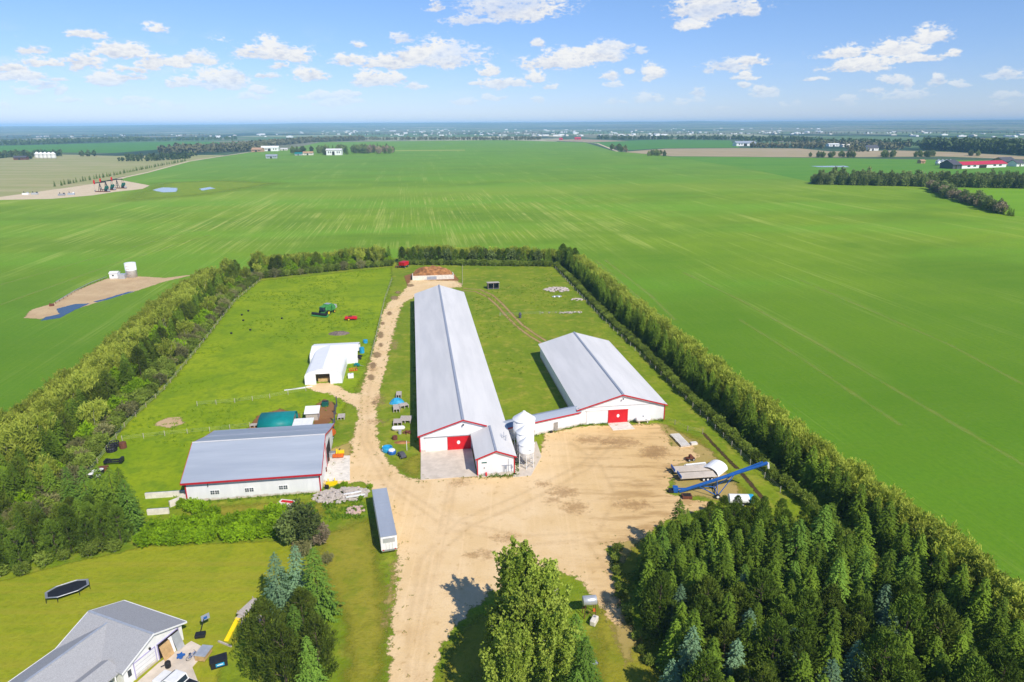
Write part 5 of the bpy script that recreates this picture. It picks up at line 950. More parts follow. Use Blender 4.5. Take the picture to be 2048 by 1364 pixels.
# pumpjacks
def pumpjack():
    b = thing('pumpjack', '', 'pumpjack', (0, 0, .1), 0, 'pumpjacks on the bare pad')
    MB().box((0, 0, .4), (15, 3.2, .8)).build('base', M['rust'], b)
    m = MB()
    for x, y in ((-3.6, -1.5), (-3.6, 1.5), (-1.0, -1.5), (-1.0, 1.5)): m.cyl((x, y, .8), (-2.3, 0, 9.0), .22, n=6)
    for z in (3, 5.5): m.box((-2.3, 0, z), (2.8 - z * .25, 2.8 - z * .25, .2))
    m.build('samson_post', M['black'], b)
    MB().box((-1.5, 0, 9.5), (13, .8, .9), ry=-.10).build('walking_beam', M['black'], b)
    MB().extr([(-8.4, 12.0), (-7.4, 12.2), (-7.2, 8.2), (-8.2, 7.6), (-8.8, 9.8)], -.5, .5).build('horse_head', M['redb'], b)
    MB().cyl((-8.4, 0, 8.2), (-8.4, 0, .8), .08, n=5).build('polished_rod', M['steel'], b)
    for s in (-1.5, 1.5): MB().extr([(3.0, 2.6), (4.4, 2.2), (6.4, 4.6), (5.6, 6.4), (4.4, 5.6)], s - .3, s + .3).build('counterweight', M['tealb'], b); MB().cyl((4.0, s, 3.2), (4.8, s * .6, 9.6), .14, n=5).build('pitman_arm', M['black'], b)
    MB().box((4.0, 0, 2.0), (2.8, 2.4, 2.4)).build('gearbox', M['black'], b, bevel=.2); MB().box((6.8, 0, 1.6), (1.8, 1.8, 1.6)).build('motor', M['galv'], b, bevel=.1); MB().box((-8.4, 0, 1.2), (.9, .9, 1.6)).build('wellhead', M['steel'], b)
    return b
j = pumpjack(); j['label'] = 'pumpjack with red head nearest the camera on the bare pad'; j.location = gp(206, 384) + (.035,); j.rotation_euler = (0, 0, -.12)
copy_tree(j, gp(218, 380.5) + (.035,), -.12, 'middle pumpjack partly behind the nearest one'); copy_tree(j, gp(240, 377) + (.035,), -.12, 'pumpjack farthest right on the bare pad with lowered red head')
for i, (px, py, lab) in enumerate(((52, 390, 'white equipment skid farthest left on the bare pad'), (70, 389.5, 'dark ended equipment skid second from left on the bare pad'), (124, 391.5, 'small grey skid left of the pumpjacks'), (143, 390, 'pale blue skid between the grey skid and the pumpjacks'))):
    b = thing('equipment_skid', lab, 'equipment skid', gp(px, py) + (.035,), .1 * i, 'equipment skids on the bare pad'); MB().box((0, 0, 1.0), (6, 2.4, 1.8)).build('box', M[['whiteb', 'galv', 'steel', 'roofb'][i]], b, bevel=.1); MB().box((2.2, 0, 2.3), (1.2, 1.4, .9)).build('hood', M[['galv', 'black', 'black', 'whiteb'][i]], b); MB().cyl((-1.5, 0, 1.9), (-1.5, 0, 3.4), .3).build('stack', M['black'], b)
# ------------------------------------------------------------------ foliage
def quads(c, ax, sd_, L, W):                  # leaf quads: centre, long direction, side direction
    n = len(c); L = np.broadcast_to(np.asarray(L, float).reshape(-1, 1), (n, 1)); W = np.broadcast_to(np.asarray(W, float).reshape(-1, 1), (n, 1))
    a, b = ax * L / 2, sd_ * W / 2
    V = np.stack([c - a - b * .6, c - a + b * .6, c + a + b, c + a - b], 1).reshape(-1, 3)
    return V, np.arange(4 * n).reshape(n, 4)
def unit(v): return v / np.maximum(np.linalg.norm(v, axis=-1, keepdims=True), 1e-9)
def rdir(n, r): return unit(r.normal(size=(n, 3)))
def cross_side(ax, r): return unit(np.cross(ax, rdir(len(ax), r)))
def spruce_crown(name, h, rad, seed, mat, whorl=.27, nb=12, sp=6, base=.35, tip=1.0):
    r = np.random.default_rng(seed); C, A, S, L, W = [], [], [], [], []
    z = base
    while z < h - .15:
        f = 1 - (z - base) / (h - base); Lb = rad * (f ** .68) * (.9 + .1 * math.sin(z * 5)) + .08; n = max(4, int(nb * (.5 + .6 * f)))
        for k in range(n):
            ph = 2 * PI * (k + r.random()) / n; l = Lb * r.uniform(.72, 1.12); d = np.array([math.cos(ph), math.sin(ph)]); pz = np.array([-d[1], d[0]])
            m = max(2, int(sp * (.35 + .75 * l / rad)))
            for q in range(m):
                t = (q + .6) / m * 1.0; t = .22 + .78 * t; x = l * t; zz = z + l * (.18 * t - .48 * t * t + .10 * t ** 3) + r.normal() * .05
                for s in (-1, 1, 0):
                    if s == 0 and q < m - 1 and r.random() < .5: continue
                    w_ = (.30 + .22 * l * (1 - .55 * t)) * r.uniform(.75, 1.25) * (.50 if s else .66)
                    ang = s * r.uniform(.6, 1.0); dd = d * math.cos(ang) + pz * math.sin(ang)
                    ax = np.array([dd[0], dd[1], -.30 - .25 * r.random()]); ax /= np.linalg.norm(ax)
                    sd_ = np.array([-dd[1], dd[0], r.normal() * .35]); sd_ /= np.linalg.norm(sd_)
                    C.append([d[0] * x + dd[0] * w_ * .45, d[1] * x + dd[1] * w_ * .45, zz - .06 * w_]); A.append(ax); S.append(sd_); L.append(w_); W.append(w_ * .46)
        z += whorl * (.75 + .5 * r.random()) * (.6 + .5 * f)
    for k in range(14): C.append([r.normal() * .05, r.normal() * .05, h - .1 - k * .045]); A.append(unit(np.array([r.normal(), r.normal(), 1.3]))); S.append(unit(r.normal(size=3))); L.append(.38); W.append(.13)
    V, Fq = quads(np.array(C), np.array(A), np.array(S), np.array(L), np.array(W)); return npmesh(name, V, Fq, mat)
def tuft_crown(name, cfun, n_clump, per, cr, lw, seed, mat, up_=.35):
    r = np.random.default_rng(seed); cc = cfun(r, n_clump); c = np.repeat(cc[:, :3], per, 0); o = np.repeat(cc[:, 3:6], per, 0); n = len(c)
    off = r.normal(size=(n, 3)) * cr * .5; ax = unit(rdir(n, r) + o * .9 + np.array([0, 0, up_])); sd_ = cross_side(ax, r); sc2 = r.uniform(.7, 1.25, n)
    V, Fq = quads(c + off, ax, sd_, lw[0] * sc2, lw[1] * sc2); return npmesh(name, V, Fq, mat)
def ell(rx, rz, cz, lo=.55, squ=1.0):
    def f(r, n):
        d = rdir(n, r); q = r.uniform(lo, 1, n) ** .6; p = d * q[:, None] * np.array([rx, rx, rz]); lump = 1 + .22 * np.sin(d[:, 0] * 5 + 1) * np.sin(d[:, 1] * 4 + 2) + .15 * np.sin(d[:, 2] * 7)
        p *= lump[:, None]; p[:, 2] = np.maximum(p[:, 2] + cz, .15); return np.concatenate([p, d], 1)
    return f
def stems(h, rad, nst, seed2, low=.25, bend=.55):
    def f(r, n):
        ph = r.uniform(0, 2 * PI, nst); ln = h * r.uniform(.7, 1.05, nst); sp = rad * np.sqrt(r.random(nst)); k = r.integers(0, nst, n); t = r.uniform(low, 1, n) ** .8
        rr = sp[k] * t ** (1 + bend); p = np.stack([np.cos(ph[k]) * rr, np.sin(ph[k]) * rr, ln[k] * t * (1 - .18 * (sp[k] / rad) ** 2)], 1); p += r.normal(size=p.shape) * .12
        o = unit(np.stack([np.cos(ph[k]) * .5, np.sin(ph[k]) * .5, np.full(n, .8)], 1)); return np.concatenate([p, o], 1)
    return f
def poplar_pts(h, rad, seed2):
    def f(r, n):
        nb = 150; bz = h * (.06 + .80 * np.arange(nb) / nb); ph = np.arange(nb) * 2.4 + r.normal(size=nb) * .3; f_ = 1 - bz / h
        bl = (rad * 1.8 * (f_ ** .72) + .7) * r.uniform(.5, 1.4, nb); k = r.choice(nb, n, p=bl / bl.sum()); t = r.uniform(.12, 1, n) ** .75
        out = bl[k] * (.62 * t - .20 * t * t) ; upz = bl[k] * (.35 * t + .75 * t * t)
        p = np.stack([np.cos(ph[k]) * out, np.sin(ph[k]) * out, np.minimum(bz[k] + upz, h * (1.03 - .02 * t))], 1) + r.normal(size=(n, 3)) * .16
        o = unit(np.stack([np.cos(ph[k]) * .6, np.sin(ph[k]) * .6, np.full(n, .7)], 1)); return np.concatenate([p, o], 1)
    return f
LM = dict(spruce=leafmat('spruce_needles', (.058, .115, .010), (.165, .255, .022), .12, .5), blue=leafmat('blue_spruce_needles', (.09, .175, .09), (.18, .295, .155), .1, .4),
 green=leafmat('fresh_spruce_needles', (.07, .155, .018), (.165, .28, .035), .12, .4), pine=leafmat('pine_needles', (.055, .105, .009), (.14, .215, .022), .12, .5), dpine=leafmat('dark_pine_needles', (.06, .095, .009), (.14, .19, .022), .12, .5),
 willow=leafmat('willow_leaves', (.22, .295, .024), (.40, .445, .065), .3, .45), bright=leafmat('bright_shrub_leaves', (.16, .30, .008), (.27, .42, .012), .3, .3), poplar=leafmat('poplar_leaves', (.18, .28, .02), (.38, .46, .07), .25, .3, .35),
 hedge=leafmat('hedge_leaves', (.11, .175, .018), (.23, .29, .045), .2, .6), grey=leafmat('greyish_shrub_leaves', (.16,.17,.06), (.26,.25,.10), .2, .5), decid=leafmat('broad_leaves', (.085, .13, .03), (.17, .22, .06), .2, .6), grove=leafmat('grove_leaves', (.12, .17, .05), (.25, .30, .10), .25, .5), brown=leafmat('brownish_twigs', (.24,.195,.11), (.38,.31,.20), .15, .5))
def trunk(name, h, r, mat, lean=0.0, limbs=0, seed=0, lr=1.0):
    m = MB(); q = random.Random(seed); p = Vector((0, 0, 0)); n = 5
    for k in range(n):
        nx = Vector((lean * (k + 1) / n + q.uniform(-.06, .06), q.uniform(-.06, .06), h * (k + 1) / n)); m.cyl(p, nx, r * (1 - .8 * k / n), r * (1 - .8 * (k + 1) / n), 7); p = nx
    for k in range(limbs):
        z = h * q.uniform(.2, .8); a = q.uniform(0, 2 * PI); l = lr * q.uniform(.5, 1); m.cyl((lean * z / h, 0, z), (math.cos(a) * l, math.sin(a) * l, z + l * .8), r * .35, r * .1, 5)
    return m.mesh(name, mat)
def stemmesh(name, h, rad, n, mat, seed, r=.04):
    m = MB(); q = random.Random(seed)
    for k in range(n): a, l = q.uniform(0, 2 * PI), rad * q.uniform(.1, .9); m.cyl((math.cos(a) * l * .25, math.sin(a) * l * .25, 0), (math.cos(a) * l, math.sin(a) * l, h * q.uniform(.6, .9)), r, r * .4, 4)
    return m.mesh(name, mat)
PROTO = {}
def proto(key, crowns, trunks): PROTO[key] = list(zip(crowns, trunks))
proto('spruce', [spruce_crown('crown', 8.6, 2.35, s, LM['spruce']) for s in (1, 2, 3, 4)], [trunk('trunk', 8.4, .16, M['bark'], 0, 0, s) for s in range(4)])
proto('blue', [spruce_crown('crown', 8, 2.2, s, LM['blue'], .31, 11) for s in (5, 6, 7)], [trunk('trunk', 7.4, .15, M['bark'], 0, 0, s) for s in range(3)])
proto('green', [spruce_crown('crown', 8.8, 2.5, s, LM['green'], .30, 11) for s in (8, 9)], [trunk('trunk', 8.4, .16, M['bark'], 0, 0, s) for s in range(2)])
def cone_ell(rx, h, lo=.1):
    def f(r, n):
        z = r.uniform(lo, 1, n); ph = r.uniform(0, 2 * PI, n); rr = rx * np.clip(np.sin(PI * np.clip(z * .82 + .18, 0, 1)) ** .6, .08, 1) * np.sqrt(r.uniform(.35, 1, n)); rr *= 1 + .2 * np.sin(ph * 3 + z * 9)
        p = np.stack([np.cos(ph) * rr, np.sin(ph) * rr, z * h], 1); return np.concatenate([p, unit(np.stack([np.cos(ph), np.sin(ph), np.full(n, .9)], 1))], 1)
    return f
proto('pine', [tuft_crown('crown', cone_ell(2.1, 8.5), 420, 11, .32, (.36, .085), s, LM['pine'], .6) for s in (11, 12, 13)], [trunk('trunk', 7.8, .17, M['bark'], .1, 8, s, 1.6) for s in range(3)])
proto('dpine', [tuft_crown('crown', cone_ell(2.2, 8), 420, 11, .34, (.36, .09), s, LM['dpine'], .6) for s in (14, 15)], [trunk('trunk', 7.4, .17, M['bark'], .1, 8, s, 1.6) for s in range(2)])
proto('willow', [tuft_crown('crown', stems(5.6, 2.0, 46, s, .2), 720, 5, .30, (.42, .125), s, LM['willow'], .5) for s in (21, 22, 23)], [stemmesh('stem', 5, 1.6, 10, M['barkp'], s) for s in range(3)])
proto('hedge', [tuft_crown('crown', ell(1.15, 1.0, 1.35, .4), 210, 5, .24, (.30, .13), s, LM['hedge'], .3) for s in (31, 32, 33)], [stemmesh('stem', 1.7, .8, 8, M['barkp'], s, .035) for s in range(3)])
proto('grey', [tuft_crown('crown', ell(1.5, 1.2, 1.5, .4), 260, 5, .26, (.30, .11), s, LM['grey'], .3) for s in (36, 37)], [stemmesh('stem', 2.2, 1.1, 10, M['barkp'], s, .035) for s in range(2)])
proto('bright', [tuft_crown('crown', ell(1.5, 1.3, 1.5, .45), 300, 6, .26, (.32, .20), s, LM['bright'], .3) for s in (41, 42)], [stemmesh('stem', 2.2, 1.0, 8, M['bark'], s) for s in range(2)])
proto('decid', [tuft_crown('crown', ell(2.6, 3.4, 4.6, .4), 330, 6, .5, (.62, .40), s, LM['decid'], .3) for s in (51, 52, 53)], [trunk('trunk', 5, .2, M['bark'], .1, 6, s, 1.8) for s in range(3)])
proto('grove', [tuft_crown('crown', ell(2.7, 3.9, 3.8, .35), 340, 6, .6, (.55, .36), s, LM['grove'], .5) for s in (71, 72, 73)], [trunk('trunk', 5, .2, M['barkp'], .1, 6, s, 1.8) for s in range(3)])
proto('brown', [tuft_crown('crown', ell(2.2, 2.6, 3.2, .4), 260, 6, .45, (.55, .22), s, LM['brown'], .4) for s in (56, 57)], [trunk('trunk', 4, .16, M['barkp'], .1, 6, s, 1.5) for s in range(2)])
proto('poplar', [tuft_crown('crown', poplar_pts(15, 3.7, s), 3300, 6, .24, (.27, .22), s, LM['poplar'], .2) for s in (61, 62)], [trunk('trunk', 13.5, .28, M['barkp'], .1, 16, s, 2.2) for s in range(2)])
proto('birch', [tuft_crown('crown', ell(2.0, 3.0, 5.4, .3), 330, 6, .4, (.34, .22), s, LM['decid'], .1) for s in (66, 67)], [trunk('trunk', 7.4, .11, M['barkp'], .25, 8, s, 1.6) for s in range(2)])
TN = dict(spruce='spruce_tree', blue='blue_spruce', green='spruce_tree', pine='pine_tree', dpine='pine_tree', willow='willow_bush', hedge='hedge_shrub', grey='grey_shrub', bright='leafy_shrub', decid='broadleaf_tree', grove='broadleaf_tree', brown='brown_tree', poplar='poplar_tree', birch='birch_tree')
TC = dict(spruce='spruce', blue='blue spruce', green='spruce', pine='pine', dpine='pine', willow='willow bush', hedge='hedge shrub', grey='shrub', bright='shrub', decid='tree', grove='tree', brown='tree', poplar='poplar', birch='birch')
TR = random.Random(99); COUNT = {}
def tree(key, x, y, s=1.0, label='', group=None, zs=1.0):
    cr, tk = TR.choice(PROTO[key]); e = bpy.data.objects.new(TN[key], None); e.location = (x, y, .02); e.rotation_euler = (0, 0, TR.uniform(0, 2 * PI)); s *= 1
    e.scale = (s * TR.uniform(.92, 1.08), s * TR.uniform(.92, 1.08), s * zs); COL.objects.link(e); tag(e, label, TC[key], group); COUNT[TC[key]] = COUNT.get(TC[key], 0) + 1
    for nm, me in (('crown', cr), ('stem' if me_stem(tk) else 'trunk', tk)):
        o = bpy.data.objects.new(nm, me); COL.objects.link(o); o.parent = e
def thicket(key, pts, sc_, name, label):
    V, Fs, n0 = [], [], 0
    for (x, y) in pts:
        me = TR.choice(PROTO[key])[0]; n = len(me.vertices); v = np.empty(n * 3, np.float32); me.vertices.foreach_get('co', v); v = v.reshape(-1, 3) * TR.uniform(*sc_)
        a = TR.uniform(0, 6.28); c, s = math.cos(a), math.sin(a); V.append(np.stack([v[:, 0]*c - v[:, 1]*s + x, v[:, 0]*s + v[:, 1]*c + y, v[:, 2]], 1)); Fs.append(np.arange(n).reshape(-1, 4) + n0); n0 += n
    o = link(bpy.data.objects.new(name, npmesh(name, np.concatenate(V), np.concatenate(Fs), PROTO[key][0][0].materials[0]))); tag(o, label, TC[key], kind='stuff')
def me_stem(m): return m.name.startswith('stem')
def along(poly, off, step, jit, t0=0.0, t1=1e9):
    P = [np.array(p, float) for p in poly]; out = []; acc = 0.0; nxt = t0
    for a, b in zip(P[:-1], P[1:]):
        d = b - a; l = np.linalg.norm(d); d = d / l; n = np.array([-d[1], d[0]])
        while nxt < acc + l and nxt < t1:
            out.append(a + d * (nxt - acc) + n * off + np.array([TR.gauss(0, jit), TR.gauss(0, jit)])); nxt += step * TR.uniform(.85, 1.15)
        acc += l
    return out
BR = [(-54.0, 328.0), (-17, 325), (20.6, 321.5)]
IR = [(20.6, 321.0), (26.4, 279), (32.4, 229), (38.2, 193), (42.2, 160), (45.8, 137.5), (47.8, 123.5), (50.3, 111.6), (53, 97), (55.5, 80), (58, 60), (60, 44)]
IL = [(-57.8, 325.0), (-84, 312), (-111.2, 297), (-108.3, 260), (-97.1, 202), (-90.6, 166), (-88.4, 143), (-82.5, 117.5), (-80, 103), (-80, 88)]
HG = 'hedge shrubs around the farmyard'
for p in along(IR, 1.0, 1.9, .25, 0, 235): tree('hedge', *p, TR.uniform(.8, 1.1), 'low green shrub in the hedge along the right side of the yard', 'shrubs of the right hedge')
for p in along(BR, 1.0, 2.1, .3): tree('hedge', *p, TR.uniform(1.0, 1.35), 'low shrub at the foot of the back tree belt right of the gap', 'shrubs of the back hedge, right of the gap')
for p in along(IR, 5.6, 3.5, .5, 1, 288): tree('spruce', *p, TR.uniform(.82, 1.05), 'dark spruce in the belt between the right hedge and the open field', 'spruces of the right tree belt')
for p in along(IR, 9.4, 2.6, .5, 0, 288): tree('willow', *p, TR.uniform(1.05, 1.35), 'pale green willow bush on the field side of the right tree belt', 'willow bushes of the right tree belt')
thicket('willow', along(IR, 12.0, 2.2, .5, 0, 288), (.95, 1.25), 'willow_thicket', 'willow growth along the field edge of the right belt')
for p in along(BR, 5.0, 3.0, .5): tree(TR.choice(['pine', 'spruce', 'decid']), *p, TR.uniform(.8, 1.0), 'dark tree in the back belt right of the gap', 'trees of the back belt, right of the gap')
for p in along(BR, 10.0, 2.4, .7): tree('willow', *p, TR.uniform(1.2, 1.5), 'pale willow bush behind the back belt right of the gap', 'willow bushes of the back belt, right of the gap')
for x, y in ((22.5, 326), (24.5, 329), (21.5, 331), (26.5, 325), (27.5, 320), (24.5, 323), (25.5, 332), (29, 327), (30, 321), (23, 334)): tree('willow' if y > 325.5 else 'pine', x, y, TR.uniform(1.0, 1.3), 'tree filling the corner where back and right belts meet', 'trees of the back right belt corner')
ILr = IL
for p in along(ILr, -1.6, 2.3, .4): tree(TR.choice(['hedge', 'hedge', 'hedge', 'hedge', 'grey']), *p, TR.uniform(1.0, 1.5), 'low shrub along the inner foot of the left tree belt', 'shrubs of the left tree belt')
for p in along(ILr, -4.6, 2.8, .6): tree(TR.choice(['hedge', 'hedge', 'bright', 'hedge', 'grey', 'willow']), *p, TR.uniform(1.1, 1.6) , 'shrubby tree between the spruces and the pasture in the left belt', 'inner growth of the left tree belt')
for p in along(ILr, -9.0, 3.4, .8, 0, 300): tree(TR.choice(['spruce', 'spruce', 'dpine']), *p, TR.uniform(.85, 1.1), 'dark conifer in the middle row of the left tree belt', 'conifers of the left tree belt')
for p in along(ILr, -12.6, 3.0, .8): tree(TR.choice(['bright', 'bright', 'willow']), *p, TR.uniform(1.4, 1.9), 'bright leafy bush outside the conifers of the left belt', 'leafy bushes of the left tree belt')
for o_ in (-19.0, -22.0): thicket('willow', along(ILr, o_, 2.3, .7), (.95, 1.25), 'willow_thicket', ['willow growth in the outer left belt', 'willow growth on the very field edge of the left belt'][o_ < -20])
for o_ in (-16.0,):
    for p in along(ILr, o_, 2.8, .7): tree('willow', *p, TR.uniform(1.0, 1.3), 'olive green willow bush on the field side of the left tree belt', 'willow bushes of the left tree belt')
# corner of the left belt near the house: spruces behind, pines in front
for px, py, k, s in ((40, 985, 'spruce', .95), (75, 990, 'spruce', .9), (110, 985, 'spruce', .95), (20, 1000, 'spruce', 1), (150, 1000, 'green', 1.0), (182, 1003, 'green', 1.05), (212, 1005, 'spruce', 1.1), (240, 1030, 'spruce', 1.3), (268, 1048, 'green', 1.2), (255, 1015, 'spruce', 1.15), (-20, 1000, 'spruce', 1), (60, 960, 'spruce', .9), (20, 965, 'spruce', .95), (95, 960, 'spruce', .85)):
    tree(k, *gp(px, py + 22), s, 'green spruce in the thicket behind the lawn pines', 'spruces of the thicket beside the lawn')
LB_ = gpl((-90, 1185), (0, 1158), (150, 1117), (250, 1094), (285, 1075))
for off in (1.8, 4.6, 7.4, 10.0):
    for p in along(LB_, off, 2.8, .5): tree('pine' if off < 7 else TR.choice(['pine', 'dpine', 'spruce']), *p, TR.uniform(.66, .85), 'olive green pine in the thicket along the top of the lawn', 'pines of the thicket beside the lawn', .95)
for p in along(gpl((-60, 1178), (0, 1160), (150, 1120), (262, 1096)), .4, 2.4, .4): tree('hedge', *p, TR.uniform(.8, 1.1), 'low shrub at the edge of the lawn under the pines', 'shrubs at the edge of the lawn')
# bright hedge below the workshop
for row, off in enumerate((.3, 2.4, 4.4)):
    for p in along(gpl((292, 1092), (360, 1088), (470, 1080), (578, 1074)), off, 2.0, .3, 0 if row < 2 else 3): tree('bright', *p, TR.uniform(.8, 1.0), 'bright green bush in the thick hedge between lawn and workshop', 'bright bushes between lawn and workshop')
for px, py, s in ((385, 1022, .8), (405, 1030, .9), (430, 1034, .7), (365, 1015, .6), (545, 1028, .7), (560, 1036, .9), (538, 1040, .7)): tree('bright', *gp(px, py), s, 'small bright bush in the weeds right below the workshop wall', 'small bushes below the workshop')
for px, py, s in ((688, 976, .45), (676, 980, .4), (741, 976, .3), (722, 1000, .3)): tree('bright', *gp(px, py), s, 'small green bush growing around the rubble heap', 'small bushes around the rubble heap')
for px, py, k, s, lab in ((600, 1080, 'birch', .85, 'dark leafy birch at the right end of the bright hedge'), (622, 1098, 'birch', .9, 'pale stemmed birch clump leaning over the lawn edge'), (585, 1090, 'decid', .75, 'dark round tree at the end of the bright hedge'), (640, 1090, 'brown', .7, 'brownish bare topped tree beside the birches'), (606, 1112, 'grey', 1.0, 'greyish bush below the birches'), (655, 1125, 'grey', .6, 'small grey bush right of the birches')): tree(k, *gp(px, py), s, lab)
for px, py, k, s, lab in ((562, 1225, 'blue', 1.0, 'bluish spruce at the left of the spruce group by the lawn'), (603, 1215, 'blue', 1.05, 'tall narrow bluish spruce in the middle of the group'), (640, 1235, 'green', 1.05, 'large green spruce at the right of the spruce group'), (540, 1340, 'dpine', 1.05, 'broad olive pine at the near left of the spruce group'), (600, 1330, 'green', .85, 'light green spruce between the two olive pines'), (610, 1270, 'dpine', .75, 'small olive pine in the centre of the spruce group'), (575, 1385, 'dpine', 1.0, 'olive pine nearest to the camera left of the driveway'), (640, 1350, 'dpine', .9, 'dark olive pine at the near right of the spruce group'), (625, 1390, 'green', .8, 'light green spruce at the bottom edge left of the driveway')): tree(k, *gp(px, py), s * 1.22, lab)
# plantation right of the driveway
PL = [(17.2, 90.0), (24.5, 95.5), (34, 96.5), (44, 97), (50.5, 97), (54.5, 84), (58, 66), (59, 44), (19.5, 44), (18.2, 66), (17.2, 78)]
BL = [gp(px, py, 7.2) for px, py in ((1362, 1175), (1500, 1225), (1488, 1160), (1590, 1262), (1385, 1270), (1475, 1285), (1775, 1170), (1780, 1225), (1718, 1295), (1575, 1262), (1665, 1335), (1345, 1320))]
PTS = []
y = 45.0; k = 0
while y < 102:
    x = 16.0 + (k % 2) * 1.5
    while x < 60:
        q = (x + TR.gauss(0, .35), y + TR.gauss(0, .35)); s_in = sdf(np.array([q[0]]), np.array([q[1]]), PL)[0]
        if s_in > .3: PTS.append(q)
        x += 3.25
    y += 2.95; k += 1
for q in PTS:
    if any((q[0] - b_[0]) ** 2 + (q[1] - b_[1]) ** 2 < 3.2 for b_ in BL): continue
    if q[1] > 91 and 27 < q[0] and TR.random() < .9: tree('pine', *q, TR.uniform(.68, .85), 'low dark pine along the back edge of the conifer plantation', 'pines at the back of the plantation')
    elif q[1] > 75: tree('spruce' if TR.random() < .72 else 'green', *q, TR.uniform(.72, 1.22), 'green spruce in the far half of the conifer plantation', 'spruces of the plantation')
    elif TR.random() < .68: tree(TR.choice(['pine', 'pine', 'dpine']), *q, TR.uniform(.72, 1.25), 'olive pine in the near half of the conifer plantation', 'pines of the plantation')
    else: tree('spruce', *q, TR.uniform(.8, 1.1), 'dark spruce among the pines of the near plantation', 'spruces among the plantation pines')
for b_ in BL: tree('blue', b_[0], b_[1], TR.uniform(.9, 1.12), 'silvery blue spruce standing out in the plantation', 'blue spruces of the plantation')
for p in along(gpl((1228, 1105), (1236, 1180), (1258, 1250), (1300, 1345)), .2, 2.6, .4): tree('hedge', *p, TR.uniform(.45, .7), 'small shrub along the left foot of the plantation', 'shrubs along the plantation edge')
for x, y, s in ((33.5, 101.5, .5), (36, 102.5, .55), (38.6, 103.2, .5), (41, 102.2, .55), (43.2, 103, .5), (45.6, 101.5, .55), (36.8, 99.5, .6), (41.8, 99.6, .6)): tree('pine', x, y, s, 'small pine growing around the low white tank', 'small pines at the white tank')
# poplars on the driveway island
for x, y, s, zs, lab in ((.6, 72.5, 1.0, 1.0, 'tallest pale green poplar on the driveway island'), (3.6, 70.4, .93, .98, 'poplar right of the tallest one on the island'), (1.0, 67.0, .95, .95, 'poplar in front of the tallest one on the island'), (-1.8, 69.5, .62, .95, 'smaller poplar at the left of the island clump'), (4.3, 64.8, .88, .95, 'poplar near the bottom edge on the island'), (-.5, 61.5, .85, .95, 'poplar at the very bottom of the island')): tree('poplar', x, y, s, lab, None, zs)
for x, y, s, lab in ((7.6, 68.5, 1.0, 'green spruce right behind the poplar clump'), (8.3, 64.0, 1.05, 'green spruce at the right of the poplars near the bottom edge'), (7.0, 60.5, .9, 'green spruce lowest right of the poplars')): tree('green', x, y, s, lab)

# ------------------------------------------------------------------ tufts and weeds
def tufts(name, label, pts, size, per, mat, seed, kind='stuff', cat='weeds'):
    r = np.random.default_rng(seed); P = np.array(pts); n = len(P); sz = r.uniform(size[0], size[1], n); c = np.repeat(np.concatenate([P, np.full((n, 1), .05)], 1), per, 0); z = np.repeat(sz, per)
    off = r.normal(size=(n * per, 3)) * z[:, None] * np.array([.55, .55, .1]); off[:, 2] = np.abs(off[:, 2]) + z * .25; ax = unit(rdir(n * per, r) * .7 + np.array([0, 0, .8])); V, Fq = quads(c + off, ax, cross_side(ax, r), z * .8, z * .28)
    o = link(bpy.data.objects.new(name, npmesh(name, V, Fq, mat))); tag(o, label, cat, kind=kind)
def inside(poly, n, seed, clump=None):
    r = np.random.default_rng(seed); A = np.array(poly); q = r.uniform(A.min(0), A.max(0), (n, 2)); k = sdf(q[:, 0], q[:, 1], poly) > .8
    if clump: k &= vnoise(q[:, 0], q[:, 1], clump, seed) > .5
    return q[k]
GT = leafmat('grass_tuft', (.12, .22, .010), (.22, .32, .016), .3, .3); GD = leafmat('dry_weeds', (.24, .26, .05), (.36, .33, .09), .3, .3); GW = leafmat('green_weeds', (.09, .19, .012), (.17, .29, .02), .3, .3)
tufts('pasture_tufts', 'taller grass tufts scattered in the lush pasture', inside(PASL, 5200, 3, 14), (.25, .6), 9, GT, 3, cat='grass')
tufts('paddock_tufts', 'taller grass tufts scattered in the right paddock', inside(gpl((935, 590), (1105, 545), (1330, 800), (1130, 790), (1090, 690), (1000, 830)), 2600, 4, 12), (.2, .45), 8, GT, 4, cat='grass')
EDGE = []
for poly in (YARD, SPUR): EDGE += [p + np.array([TR.gauss(0, .7), TR.gauss(0, .7)]) for p in along(poly + poly[:1], -.5, 1.0, .5)]
tufts('edge_weeds', 'low weeds along the ragged edges of the gravel', EDGE, (.12, .32), 8, GD, 5)
WL = []
for a, b_, n in ((gp(376, 1008), gp(642, 987), 60), (rot((0, -.4), O2, R8), rot((6.5, -.4), O2, R8), 26), (rot((12, -.4), O2, R8), rot((20, -.6), O2, R8), 34), (rot((11, -12.6), O1, R8), rot((18.6, -12.7), O1, R8), 40), (rot((18.7, -12), O1, R8), rot((19.4, -3), O1, R8), 40), ((4.5, 136), (15, 141), 30), (rot((-.5, 0), O1, R8), rot((-.5, 120), O1, R8), 160), (rot((18.8, 3), O1, R8), rot((18.8, 122), O1, R8), 150)):
    for k in range(n): t_ = TR.random(); WL.append((a[0] + (b_[0] - a[0]) * t_ + TR.gauss(0, .3), a[1] + (b_[1] - a[1]) * t_ + TR.gauss(0, .3)))
tufts('wall_weeds', 'green weeds growing along the foot of the barn walls', WL, (.18, .5), 9, GW, 6)
tufts('rubble_weeds', 'tall weeds around the rubble heap and scrap below the workshop', list(inside(gpl((640, 985), (735, 975), (740, 1040), (640, 1050)), 300, 7)) + list(inside(gpl((530, 1010), (640, 1000), (640, 1050), (540, 1045)), 260, 8)), (.25, .7), 10, GW, 7)
